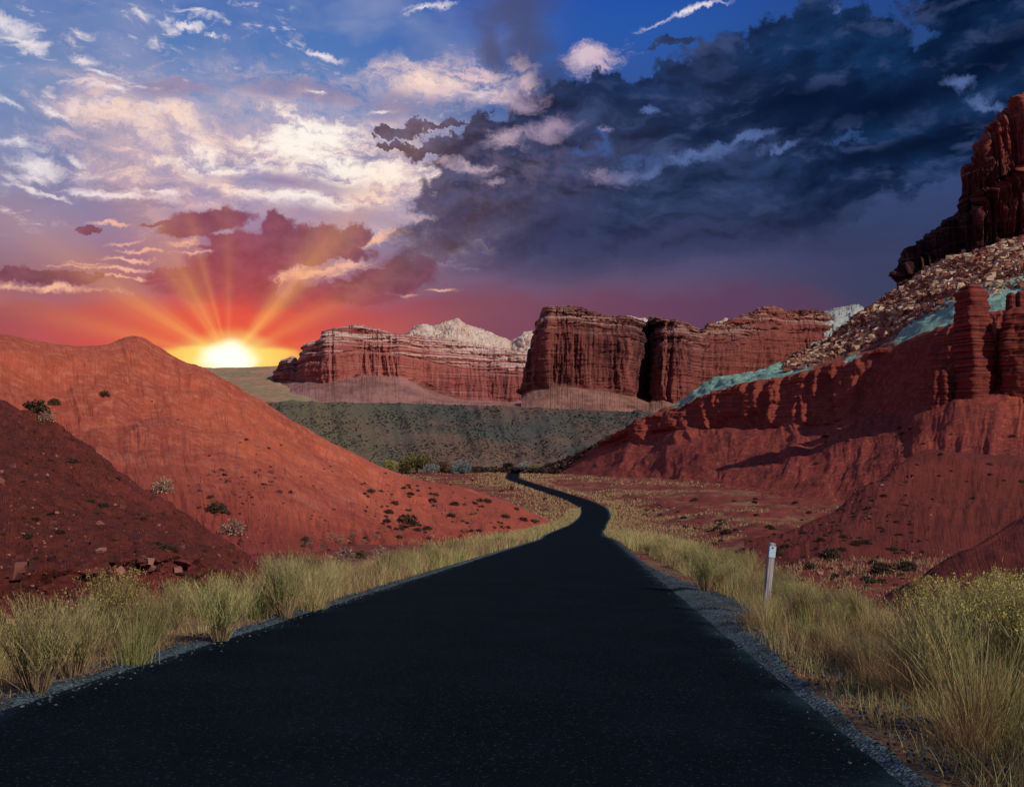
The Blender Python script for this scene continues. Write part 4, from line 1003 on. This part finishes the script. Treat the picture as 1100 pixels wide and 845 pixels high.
# plants that stand out, by where their foot stands in the place
SPEC = [  # kind, px, foot py, scale, height factor, label
    ('bush', 40, 742, 1.02, 0.95, 'big twiggy rabbitbrush leaning over the left road edge, nearest on that side'),
    ('bush', 78, 728, 0.95, 0.95, 'grey twiggy rabbitbrush just behind the nearest bush left of the road'),
    ('green', 143, 712, 0.95, 0.95, 'bright green bunch grass touching the gravel at the near left road edge'),
    ('flower', 118, 704, 0.85, 1.35, 'tall green stems with flat yellow heads before the left cut bank'),
    ('bush', 160, 700, 0.9, 0.95, 'olive bush just behind the bright green bunch at the near left road edge'),
    ('bush', 237, 688, 0.98, 1.0, 'rounded tan-green rabbitbrush left of the road with bare red soil on its left'),
    ('bush', 306, 662, 1.20, 1.0, 'wide rabbitbrush with dark right side where the dark slope ends'),
    ('grass', 336, 655, 0.95, 1.0, 'straw bunch right beside the wide rabbitbrush where the dark slope ends'),
    ('flower', 1052, 735, 1.20, 1.0, 'biggest rabbitbrush on the right with a crown of yellow flowers'),
    ('flower', 1105, 742, 1.25, 1.0, 'yellow-flowered rabbitbrush cut by the right edge of the view'),
    ('flower', 1010, 712, 1.05, 1.0, 'yellow-flowered rabbitbrush left of and behind the biggest one'),
    ('flower', 1085, 700, 1.15, 1.0, 'yellow-flowered rabbitbrush behind the biggest one at right'),
    ('green', 1075, 800, 1.15, 1.0, 'dark green bunch grass in the lower right corner'),
    ('bush', 1010, 760, 1.05, 1.0, 'olive rabbitbrush in front of the yellow-flowered one at right'),
    ('grass', 984, 756, 0.95, 0.9, 'fan-shaped straw bunch with long arching blades beside the near right road edge'),
    ('brown', 905, 712, 1.10, 0.62, 'dark brown dead thicket right of the road before the shaded gully'),
    ('brown', 940, 728, 1.05, 0.7, 'second dark brown dead thicket, nearer and right of the first'),
    ('bush', 757, 634, 1.15, 1.0, 'green bush with dark centre above the pale gravel patch right of the road'),
    ('green', 868, 680, 0.62, 1.0, 'greenish bunch grass just right of the marker post foot'),
    ('grass', 806, 672, 0.62, 1.0, 'straw bunch grass just left of the marker post foot'),
    ('grass', 823, 678, 0.72, 1.0, 'straw bunch grass right in front of the marker post'),
]
for kind, px, py, sc_, szf, lab in SPEC:
    p = px_at(px, py); place(kind, p.x, p.y, p.z - 0.01, sc_, lab, None, sz=szf)
# the rest of the verge plants near the camera
def verge(side, y0, y1, n, s0, s1, kinds, group, c0=0.65, c1=1.1):
    for k in range(n):
        y = y0 * (y1 / y0) ** ((k + random.random()) / n)
        s = side * (HALF + s0 + (s1 - s0) * random.random() ** 0.8)
        x, yv = verge_xy(y, s); kind = random.choices(list(kinds), list(kinds.values()))[0]
        place(kind, x, yv, gz(x, yv) - 0.01, random.uniform(c0, c1), f"{WORD[kind]} growing among others on the {'left' if side < 0 else 'right'} road verge", group)
verge(-1, 5.5, 16, 12, 0.55, 2.3, {'grass': 3, 'green': 1.2, 'bush': 2.2, 'brown': 1.0}, 'plants along the left road edge')
verge(-1, 16, 60, 84, 0.45, 1.9, {'grass': 3, 'green': 2, 'bush': 2.2}, 'plants along the left road edge')
verge(1, 4.0, 7.4, 26, 0.6, 3.4, {'grass': 3, 'green': 2.4, 'bush': 2.0, 'brown': 3.2}, 'plants along the right road edge')
verge(1, 7.4, 13, 26, 0.5, 1.9, {'grass': 3, 'green': 1.4, 'bush': 1.5, 'brown': 3.2}, 'plants along the right road edge', 0.38, 0.62)
verge(1, 13, 24, 44, 0.9, 2.3, {'grass': 4, 'green': 1.4, 'bush': 2.2, 'brown': 1.2}, 'plants along the right road edge', 0.45, 0.8)
verge(1, 24, 60, 56, 0.9, 3.2, {'grass': 4, 'green': 1.6, 'bush': 3.0, 'brown': 1.0}, 'plants along the right road edge', 0.6, 1.05)

# small grass that nobody could count, near and far
def strip_blades(side, y0, y1, n, s0, s1, h0, h1, wf, tmean, tsd=0.16, clump=0.5):
    t = rng.uniform(0, 1, n); y = y0 * (y1 / y0) ** t; s = side * (HALF + s0 + (s1 - s0) * rng.uniform(0, 1, n) ** 0.9)
    tx = (road_x(y + 1) - road_x(y - 1)) / 2; tl = np.sqrt(1 + tx**2)
    x = road_x(y) + s / tl; yv = y - tx / tl * s
    c = fbm(x * 1.1, yv * 0.9, side * 3.0, 3)
    keep = c > (clump - 0.5) * 0.8 - rng.uniform(0, 0.35, n)
    x, yv, y, c = x[keep], yv[keep], y[keep], c[keep]; n = len(x)
    z = np.maximum(ground_z(x, yv), -99) - 0.02
    h = rng.uniform(h0, h1, n) * (0.75 + np.clip(c, -0.3, 0.6))
    tt = np.clip(rng.normal(tmean, tsd, n) + fbm(x * 0.7, yv * 0.5, 5.0, 2) * 0.6, 0, 1)
    return blades(np.stack([x, yv, z], -1), h, rng.gamma(2, 0.2, n), rng.uniform(0, 6.283, n), np.maximum(0.005, y * wf), 3, 0.6, tt)
parts = [strip_blades(-1, 4, 16, 12000, 0.25, 2.6, 0.04, 0.20, 0.0005, 0.42), strip_blades(-1, 16, 60, 26000, 0.32, 2.1, 0.25, 0.75, 0.00045, 0.42, clump=0.45), strip_blades(-1, 55, 230, 30000, 0.3, 3.2, 0.4, 0.95, 0.0005, 0.50, clump=0.1),
         strip_blades(1, 2.6, 13, 60000, 0.22, 4.6, 0.05, 0.32, 0.0006, 0.40, tsd=0.36, clump=0.10), strip_blades(1, 13, 60, 28000, 0.9, 2.9, 0.08, 0.5, 0.00045, 0.38, tsd=0.25, clump=0.5), strip_blades(1, 50, 110, 26000, 0.4, 5.0, 0.3, 0.9, 0.0005, 0.52, clump=0.1), strip_blades(1, 110, 240, 6000, 0.4, 2.0, 0.2, 0.5, 0.0005, 0.45)]
g = plant_obj('roadside_grass', parts, M_grass); g['kind'] = 'stuff'

# pale grass of the valley floor, in drifts
n = 110000
y = 60 * (600 / 60) ** rng.uniform(0, 1, n) ** 0.8; x = road_x(y) + rng.normal(0, 1, n) * y * 0.16 + rng.uniform(-6, 30, n)
dr = fbm(x * 0.02, y * 0.045, 9.0, 4) + 0.35 * fbm(x * 0.15, y * 0.15, 3.0, 2)
s_ = np.abs(x - road_x(y)); near = np.exp(-((s_ - 6) / 9) ** 2)
keep = (dr + near * 0.5 > 0.17 + rng.uniform(-0.1, 0.15, n)) & (s_ > 4.4)
x, y = x[keep], y[keep]; n = len(x)
valley = blades(np.stack([x, y, ground_z(x, y) - 0.05], -1), rng.uniform(0.15, 0.5, n) * np.interp(y, [60, 600], [1, 2.4]), rng.gamma(2, 0.3, n), rng.uniform(0, 6.283, n), y * 0.0013, 1, 0.5, np.clip(rng.normal(0.42, 0.12, n), 0, 1))
# only where the open ground is the top surface
g = plant_obj('valley_grass', [valley], M_grass); g['kind'] = 'stuff'

# ---- scrub on the slopes
def scrub_mesh(name, seed, mat, dome=0.7, n=520, leaf=0.05):
    r = np.random.default_rng(seed)
    d = r.normal(size=(n, 3)); d /= np.linalg.norm(d, axis=1)[:, None]; d[:, 2] = np.abs(d[:, 2])
    rad = r.uniform(0.35, 1.0, n) ** 0.6 * 0.5 * (1 + 0.35 * fbm(d[:, 0] * 2 + seed, d[:, 1] * 2, d[:, 2] * 2, 3))
    c = d * rad[:, None] * np.array([1, 1, dome * 1.5]) + np.array([0, 0, 0.02])
    p = [quads(c, r.uniform(0.4, 1.1, n) * leaf, r, np.clip(r.normal(0.5, 0.25, n), 0, 1))]
    m = 60; az = r.uniform(0, 6.283, m)
    p.append(blades(np.zeros((m, 3)) - np.array([0, 0, 0.03]), r.uniform(0.25, 0.6, m) * dome * 1.4, r.gamma(2, 0.45, m), az, 0.014, 3, 0.3, np.zeros(m), r))
    return plant_obj(name, p, mat)
SCR = {'dark': [scrub_mesh('scrub_bush', s, M_scrub) for s in (21, 22, 23, 24)], 'pale': [scrub_mesh('scrub_bush', s, M_pale, 0.8, 420, 0.035) for s in (31, 32)]}
def scrub(kind, px, py, wpx, label, group, flat=1.0, only=None):
    h = hit(px, py, only)
    if not h: return None
    src = random.choice(SCR[kind])
    if src.name in USED: o = src.copy(); C.objects.link(o)
    else: o = src; USED.add(src.name)
    w = wpx / F * h[0].y
    o.location = h[0] - Vector((0, 0, 0.06 * w)); o.scale = (w, w, w * flat); o.rotation_euler = (0, 0, random.uniform(0, 6.28))
    return tag(o, label, 'bush', group)
for a in [('dark', 232, 549, 22, 'dark scrub bush alone on the red slope above the dark slope rim'), ('pale', 250, 574, 32, 'pale straw-coloured bush on the rim of the dark slope'),
          ('dark', 38, 443, 30, 'brown bush at the upper rim of the dark slope'), ('dark', 58, 434, 14, 'small dark bush beside the brown one at the upper rim'), ('pale', 50, 452, 20, 'tan bush just below the brown one at the upper rim'),
          ('pale', 174, 528, 28, 'sprawling tan bush halfway down the rim of the dark slope'), ('dark', 112, 425, 12, 'small dark scrub high on the left red hill below its knob'),
          ('pale', 371, 602, 28, 'pinkish grey bush at the foot of the red hill, left of a similar smaller one'), ('pale', 409, 598, 22, 'smaller pinkish grey bush at the foot of the red hill'),
          ('dark', 385, 600, 18, 'dark bush between two pinkish grey ones at the red hill foot'), ('dark', 438, 563, 24, 'dark ledge scrub in the middle of the red hill foot'),
          ('dark', 948, 615, 24, 'biggest dark bush in the valley right of the marker post'), ('dark', 975, 612, 22, 'dark bush right of the biggest one in the valley'), ('dark', 893, 598, 22, 'dark bush in the valley, left of the biggest one'),
          ('dark', 804, 645, 18, 'dark bush close behind the verge grass left of the marker post'), ('dark', 870, 611, 14, 'small dark bush in the valley just right of the marker post top')]:
    scrub(*a, None)
def inpoly(x, y, P):
    c = False
    for i in range(len(P)):
        (x1, y1), (x2, y2) = P[i], P[i - 1]
        if (y1 > y) != (y2 > y) and x < (x2 - x1) * (y - y1) / (y2 - y1) + x1: c = not c
    return c
def scatter(P, n, w0, w1, label, group, kinds=('dark',), only=None, flat=0.8, power=2.0):
    xs, ys = [p[0] for p in P], [p[1] for p in P]; k = 0; tries = 0
    while k < n and tries < n * 30:
        tries += 1; x, y = random.uniform(min(xs), max(xs)), random.uniform(min(ys), max(ys))
        if not inpoly(x, y, P): continue
        if fbm(x * 0.03, y * 0.06, 1.5, 3) < random.uniform(-0.3, 0.25): continue
        w = w0 + (w1 - w0) * random.random() ** power
        if scrub(random.choice(kinds), x, y, w, label, group, flat, only): k += 1
scatter([(385, 520), (450, 520), (560, 548), (612, 556), (600, 562), (540, 582), (440, 600), (400, 570)], 70, 4, 12, 'low dark scrub on the lower flank of the left red hill', 'scrub on the left red hill', only=('left', 'ground'))
scatter([(290, 575), (400, 570), (430, 598), (300, 600)], 14, 6, 13, 'small scrub near the foot of the left red hill', 'scrub at the left hill foot', ('dark', 'pale'), only=('left',))
scatter([(480, 512), (545, 516), (612, 540), (610, 553), (560, 545)], 22, 3, 7, 'tiny dark scrub between the red hill and the bending road', 'scrub beside the road bend')
scatter([(690, 570), (800, 555), (1000, 590), (960, 635), (900, 640), (800, 610), (720, 590)], 75, 5, 15, 'dark scrub bush on the red valley floor right of the road', 'scrub on the valley floor', only=('ground', 'mound', 'mound2'))
scatter([(660, 535), (900, 535), (1000, 560), (1000, 585), (700, 565)], 60, 3, 8, 'tiny dark scrub in the middle of the red valley floor', 'scrub in the middle valley', only=('ground', 'right', 'mound2'))
scatter([(880, 470), (1100, 440), (1100, 548), (960, 545), (860, 520)], 26, 4, 9, 'sparse dark scrub on the right badland slope', 'scrub on the right slope', only=('right', 'mound2'))
scatter([(20, 470), (60, 480), (200, 570), (240, 610), (180, 610), (20, 600)], 24, 6, 18, 'dark dry scrub on the dark near slope', 'scrub on the dark slope', only=('dark',), flat=0.5)
scatter([(150, 420), (330, 480), (420, 540), (300, 560), (200, 480)], 12, 3, 7, 'tiny scrub on the smooth face of the left red hill', 'scrub on the smooth face', only=('left',))

# scrub carpet of the bench and thicket at its foot: uncountable
def carpet(name, pts, widths, mat, leaves, tmean=0.4):
    n = len(pts); pts = np.array(pts); widths = np.array(widths)
    d = rng.normal(size=(n, leaves, 3)); d /= np.linalg.norm(d, axis=2)[..., None]; d[..., 2] = np.abs(d[..., 2])
    c = pts[:, None, :] + d * widths[:, None, None] * 0.45 * np.array([1, 1, 0.8]) * rng.uniform(0.5, 1, (n, leaves, 1))
    t = np.clip(np.repeat(rng.normal(tmean, 0.25, n), leaves) + rng.normal(0, 0.1, n * leaves), 0, 1)
    o = plant_obj(name, [quads(c.reshape(-1, 3), np.repeat(widths, leaves) * 0.2, tint=t)], mat); o['kind'] = 'stuff'; return o
pts, wd = [], []
for k in range(9000):
    x, y = random.uniform(255, 760), random.uniform(433, 500)
    if fbm(x * 0.035 + y * 0.03, y * 0.08, 4.4, 4) < random.uniform(-0.25, 0.15): continue
    h = hit(x, y)
    if h and h[3] == 'bench': pts.append(h[0]); wd.append(random.uniform(0.9, 2.2) * h[0].y / 700)
carpet('bench_scrub', pts, wd, M_far, 9)
M_thick = plant_mat('thicket_leaf', [(0, (0.04, 0.025, 0.022)), (0.6, (0.10, 0.055, 0.045)), (1, (0.13, 0.12, 0.08))])
pts, wd = [], []
for k in range(1500):
    x = random.uniform(470, 640); d = random.uniform(575, 640) - (x > 560) * 20
    p = W(x, 500, d); g_ = drop(p.x, p.y)
    if g_: pts.append(g_[0] + Vector((0, 0, random.uniform(0, 2.5)))); wd.append(random.uniform(2.0, 4.5))
carpet('thicket', pts, wd, M_thick, 12, 0.35)

# far trees at the end of the valley
def far_tree(px, py_foot, d, wpx, hpx, stops, label, seed, group=None):
    r = np.random.default_rng(seed); p = W(px, py_foot, d); g_ = drop(p.x, p.y); z = g_[0].z if g_ else p.z
    z = max(z, p.z - 3); w = wpx / F * d; h = hpx / F * d
    m = plant_mat('tree_leaf', stops)
    root = empty('tree', (p.x, p.y, z)); tag(root, label, 'tree', group)
    crown = []
    for q in range(9):
        c0 = np.array([r.uniform(-.32, .32) * w, r.uniform(-.32, .32) * w, h * r.uniform(0.25, 0.72)]); rr = w * r.uniform(0.20, 0.30); n = 260
        dd = r.normal(size=(n, 3)); dd /= np.linalg.norm(dd, axis=1)[:, None]
        cc = c0 + dd * rr * r.uniform(0.5, 1.1, (n, 1)) * np.array([1, 1, 0.85])
        cc[:, 2] = np.maximum(cc[:, 2], 0.02 * h)
        crown.append(quads(cc, w * 0.022 * r.uniform(0.6, 1.4, n), r, np.clip(r.normal(0.3 + 0.1 * (q % 4), 0.2, n), 0, 1)))
    plant_obj('crown', crown, m, root)
    tv = []
    for q in range(5):
        a = r.uniform(0, 6.283); tv.append(blades(np.array([[0, 0, -0.5]]), np.array([h * 0.7]), np.array([r.uniform(0.05, 0.35)]), np.array([a]), np.array([w * 0.05]), 5, 0.4, np.array([0.0]), r))
        tv.append(blades(np.array([[0, 0, -0.5]]), np.array([h * 0.7]), np.array([r.uniform(0.05, 0.35)]), np.array([a]), np.array([w * 0.05]), 5, 0.4, np.array([0.0]), r))
    plant_obj('trunk', tv, M_scrub, root)
YG = [(0, (0.14, 0.12, 0.045)), (0.5, (0.36, 0.31, 0.10)), (1, (0.55, 0.46, 0.18))]
OG = [(0, (0.10, 0.09, 0.035)), (0.5, (0.25, 0.23, 0.075)), (1, (0.40, 0.34, 0.12))]
GB = [(0, (0.12, 0.15, 0.14)), (0.5, (0.33, 0.38, 0.35)), (1, (0.55, 0.58, 0.50))]
RB = [(0, (0.07, 0.04, 0.03)), (0.5, (0.25, 0.14, 0.10)), (1, (0.38, 0.25, 0.17))]
DK = [(0, (0.02, 0.022, 0.016)), (0.5, (0.05, 0.05, 0.035)), (1, (0.09, 0.09, 0.06))]
far_tree(419, 502, 560, 17, 16, YG, 'small yellow-green tree, leftmost in the row at the valley end', 41)
far_tree(448, 503, 570, 36, 20, OG, 'widest olive-yellow tree at the valley end', 42)
far_tree(432, 504, 590, 18, 12, OG, 'low olive bush-like tree left of the widest tree', 43)
far_tree(463, 507, 555, 18, 11, GB, 'low grey round shrub tree below the widest tree', 44)
far_tree(478, 506, 565, 24, 17, RB, 'reddish brown shrub tree between grey ones at the valley end', 45)
far_tree(495, 506, 550, 23, 16, GB, 'blue-grey round tree, brightest at the valley end', 46)
far_tree(562, 501, 600, 15, 12, GB, 'grey-green tree above the far end of the road', 47)
far_tree(574, 503, 590, 15, 11, OG, 'olive shrub tree right of the far end of the road', 48)
far_tree(587, 503, 585, 14, 11, DK, 'darkest shrub tree right of the far end of the road', 49)
far_tree(545, 500, 610, 14, 9, DK, 'low dark shrub tree just left of the far road end', 50)
far_tree(612, 499, 610, 14, 9, DK, 'dark shrub tree where the right hillside meets the thicket', 51)
# ---------------------------------------------------------------- rubble and stones
def rock_mat(name, c):
    m, nt, b = new_mat(name, 0.92); t = attr(nt, 'tint'); o = tcoord(nt)
    col = t.ramp(c); n2 = noise(nt, o, 2.0, 5, 0.65)
    col = mix(nt, n2.smooth(0.45, 0.7) * 0.4, col, (0.12, 0.05, 0.035)); setc(nt, b, col); bump(nt, b, n2, 0.6, 0.15); return m
M_rub = rock_mat('rubble_rock', [(0, (0.10, 0.030, 0.022)), (0.35, (0.26, 0.09, 0.055)), (0.6, (0.38, 0.22, 0.13)), (1.0, (0.66, 0.54, 0.36))])
M_stone = rock_mat('red_stone', [(0, (0.04, 0.014, 0.013)), (0.6, (0.15, 0.040, 0.030)), (1.0, (0.40, 0.20, 0.15))])
def rocks(cen, size, r=rng, tint=None):
    """angular blocks: jittered, randomly turned boxes with cut corners (8 corners each)"""
    n = len(cen); base = np.array([[x, y, z] for z in (-1, 1) for y in (-1, 1) for x in (-1, 1)], float)
    v = base[None] * r.uniform(0.55, 1.0, (n, 8, 3)) * np.array([1, 1, 0.75])
    a, b = r.uniform(0, 6.283, n), r.normal(0, 0.5, n)
    ca, sa_, cb, sb = np.cos(a), np.sin(a), np.cos(b), np.sin(b)
    x, y, z = v[..., 0], v[..., 1], v[..., 2]
    x, z = x * cb[:, None] - z * sb[:, None], x * sb[:, None] + z * cb[:, None]
    x, y = x * ca[:, None] - y * sa_[:, None], x * sa_[:, None] + y * ca[:, None]
    v = np.stack([x, y, z], -1) * np.broadcast_to(size, n)[:, None, None] * 0.5 + np.asarray(cen)[:, None, :]
    q = np.array([[0, 2, 3, 1], [4, 5, 7, 6], [0, 1, 5, 4], [2, 6, 7, 3], [0, 4, 6, 2], [1, 3, 7, 5]])
    f = (np.arange(n) * 8)[:, None, None] + q[None]
    return v.reshape(-1, 3), f.reshape(-1, 4), np.repeat(tint if tint is not None else r.uniform(0, 1, n), 8)
def boulder_mesh(seed, mat):
    r = np.random.default_rng(seed); nz, na = 9, 14; V = [(0, 0, -0.5)]
    import bmesh
    bm = bmesh.new(); bmesh.ops.create_icosphere(bm, subdivisions=3, radius=0.5)
    pl = [(Vector(r.normal(size=3)).normalized(), r.uniform(0.24, 0.42)) for _ in range(11)]
    for v in bm.verts:
        for nrm, dd in pl:
            e = v.co.dot(nrm) - dd
            if e > 0: v.co -= nrm * e * 0.92
        v.co *= 1 + 0.08 * float(fbm(v.co.x * 5 + seed, v.co.y * 5, v.co.z * 5, 3))
        v.co.z *= 0.8
    me = bpy.data.meshes.new('boulder'); bm.to_mesh(me); bm.free(); me.materials.append(mat)
    a = me.attributes.new('tint', 'FLOAT', 'POINT'); a.data.foreach_set('value', np.full(len(me.vertices), r.uniform(0.3, 1.0), np.float32))
    o = bpy.data.objects.new('boulder', me); C.objects.link(o); return o
B_rub = [boulder_mesh(s, M_rub) for s in range(60, 66)]; B_red = [boulder_mesh(s, M_stone) for s in range(70, 73)]
def boulder(src, h, w, label, group, flat=1.0):
    s = random.choice(src)
    if s.name in USED: o = s.copy(); C.objects.link(o)
    else: o = s; USED.add(s.name)
    o.location = h[0] + Vector((0, 0, w * 0.12)); o.scale = (w * random.uniform(0.8, 1.3), w * random.uniform(0.8, 1.2), w * random.uniform(0.7, 1.0) * flat); o.rotation_euler = (random.uniform(-.3, .3), random.uniform(-.3, .3), random.uniform(0, 6.28))
    return tag(o, label, 'boulder', group)
def interp_row(rw, x): return np.interp(x, [p[0] for p in rw], [p[1] for p in rw])
pts, sz = [], []; nb = 0; tries = 0
gm_u = [590, 715, 735, 800, 866, 880, 905, 915, 928, 940, 965, 985, 1030, 1045, 1062, 1078, 1110, 1150, 1400]
while len(pts) < 11000 and tries < 30000:
    tries += 1
    x = random.uniform(845, 1110); y0, y1 = interp_row(R5, x), interp_row(R4, x)
    y = y0 + (y1 - y0) * random.random() ** 1.1 + random.uniform(-1, 3)
    h = hit(x, y)
    if not h or h[3] != 'right': continue
    f = (y - y0) / max(1, y1 - y0)
    if x > 960 and f > 0.72 and random.random() < 0.85: continue
    if fbm(x * 0.05, y * 0.12, 6.6, 3) < random.uniform(-0.8, 0.0): continue
    if nb < 150 and random.random() < 0.02:
        w = random.uniform(3.2, 6.0) * h[0].y / 480; nb += 1
        boulder(B_rub, h, w, 'large block lying in the rubble slope below the right cliff', 'large blocks on the rubble slope'); continue
    pts.append(h[0]); sz.append(min(4.5, random.paretovariate(2.2) * 1.05) * h[0].y / 480)
tt = np.clip(rng.normal(0.5, 0.28, len(pts)), 0, 1)
rb = plant_obj('rubble', [rocks(np.array(pts), np.array(sz), tint=tt)], M_rub); rb['kind'] = 'stuff'
# loose stones on the dark slope, the cut bank and the verge
pts, sz = [], []
for k in range(4200):
    x, y = random.uniform(0, 300), random.uniform(430, 690)
    h = hit(x, y)
    if h and h[3] == 'dark': pts.append(h[0]); sz.append(min(0.17, random.paretovariate(1.7) * 0.014))
for k in range(2600):
    x, y = random.uniform(200, 1000), random.uniform(500, 640); h = hit(x, y)
    if h and h[3] in ('left', 'ground', 'mound', 'mound2') and fbm(x * 0.03, y * 0.05, 2.6, 2) > 0: pts.append(h[0]); sz.append(min(0.5, random.paretovariate(2.1) * 0.0016 * h[0].y))
st = plant_obj('loose_stones', [rocks(np.array(pts), np.array(sz), tint=rng.uniform(0, 1, len(pts)) ** 2.2)], M_stone); st['kind'] = 'stuff'
for px, py, w, lab in [(160, 612, 0.40, 'grey cracked block set in the cut bank behind the tall yellow-headed stems'), (196, 606, 0.32, 'red block at the right end of the cut bank'), (98, 618, 0.34, 'dark block in the middle of the cut bank at left'),
                       (434, 566, 1.5, 'flat dark rock slab low on the left red hill'), (497, 572, 1.3, 'thin rock slab near the right foot of the left red hill')]:
    h = hit(px, py)
    if h: boulder(B_red, h, w, lab, None, 0.6)
M_peb = rock_mat('pebble', [(0, (0.02, 0.035, 0.04)), (0.6, (0.04, 0.065, 0.075)), (1.0, (0.12, 0.16, 0.18))])
pts = []
for side in (-1, 1):
    for k in range(3200):
        y = 3.5 * (30 / 3.5) ** random.random(); s = side * (HALF + random.gauss(0.22, 0.22) + (0.4 * random.random() if side > 0 else 0))
        if abs(s) < HALF - 0.5: continue
        x, yv = verge_xy(y, s); pts.append((x, yv, max(float(ground_z(x, yv)) + 0.045, float(road_z(y)) + 0.005 if abs(s) < HALF else -99)))
pb_ = plant_obj('gravel_stones', [rocks(np.array(pts), rng.uniform(0.008, 0.028, len(pts)))], M_peb); pb_['kind'] = 'stuff'

# ---------------------------------------------------------------- marker post
M_wood, nt_, b_ = new_mat('weathered_wood', 0.85)
o_ = tcoord(nt_); n_ = noise(nt_, mapping(nt_, o_, (30, 30, 2.2)), 1.0, 7, 0.7, 0.4)
setc(nt_, b_, mix(nt_, n_.smooth(0.35, 0.65), (0.16, 0.14, 0.14), (0.50, 0.45, 0.44))); bump(nt_, b_, n_, 0.9, 0.008)
M_refl, nt_, b_ = new_mat('reflector_sheet', 0.35)
n_ = noise(nt_, tcoord(nt_), 40, 4, 0.6); setc(nt_, b_, mix(nt_, n_.smooth(0.4, 0.7), (0.55, 0.68, 0.80), (0.42, 0.55, 0.68))); b_.inputs['Specular IOR Level'].default_value = 0.5
M_bolt, nt_, b_ = new_mat('dark_steel', 0.5); b_.inputs['Base Color'].default_value = (0.03, 0.03, 0.035, 1); b_.inputs['Metallic'].default_value = 0.8
import bmesh
def box(name, sx, sy, sz, loc, mat, parent, bev=0.006, taper=0.0):
    bm = bmesh.new(); bmesh.ops.create_cube(bm, size=1)
    for v in bm.verts: v.co = Vector((v.co.x * sx, v.co.y * sy, v.co.z * sz))
    if bev: bmesh.ops.bevel(bm, geom=bm.edges[:] , offset=bev, segments=2, affect='EDGES')
    me = bpy.data.meshes.new(name); bm.to_mesh(me); bm.free(); me.materials.append(mat)
    o = bpy.data.objects.new(name, me); o.location = loc; C.objects.link(o); o.parent = parent; return o
fp = W(821.5, 662, 15.0); fz = gz(fp.x, fp.y)
top = W(829, 582, 15.0); H = top.z - fz
post = empty('marker_post', (fp.x, fp.y, fz)); tag(post, 'weathered wooden marker post with pale blue reflector plate, leaning in the right verge grass', 'post')
post.rotation_euler = (R(2), math.atan2(top.x - fp.x, H), R(4))
box('shaft', 0.104, 0.085, H + 0.3, (0, 0, (H - 0.3) / 2), M_wood, post, 0.008)
pl_ = box('reflector_plate', 0.112, 0.004, 0.185, (0, -0.0485, H - 0.145), M_refl, post, 0.0015)
hd = box('bolt', 0.024, 0.016, 0.024, (-0.004, -0.055, H - 0.075), M_bolt, post, 0.004)
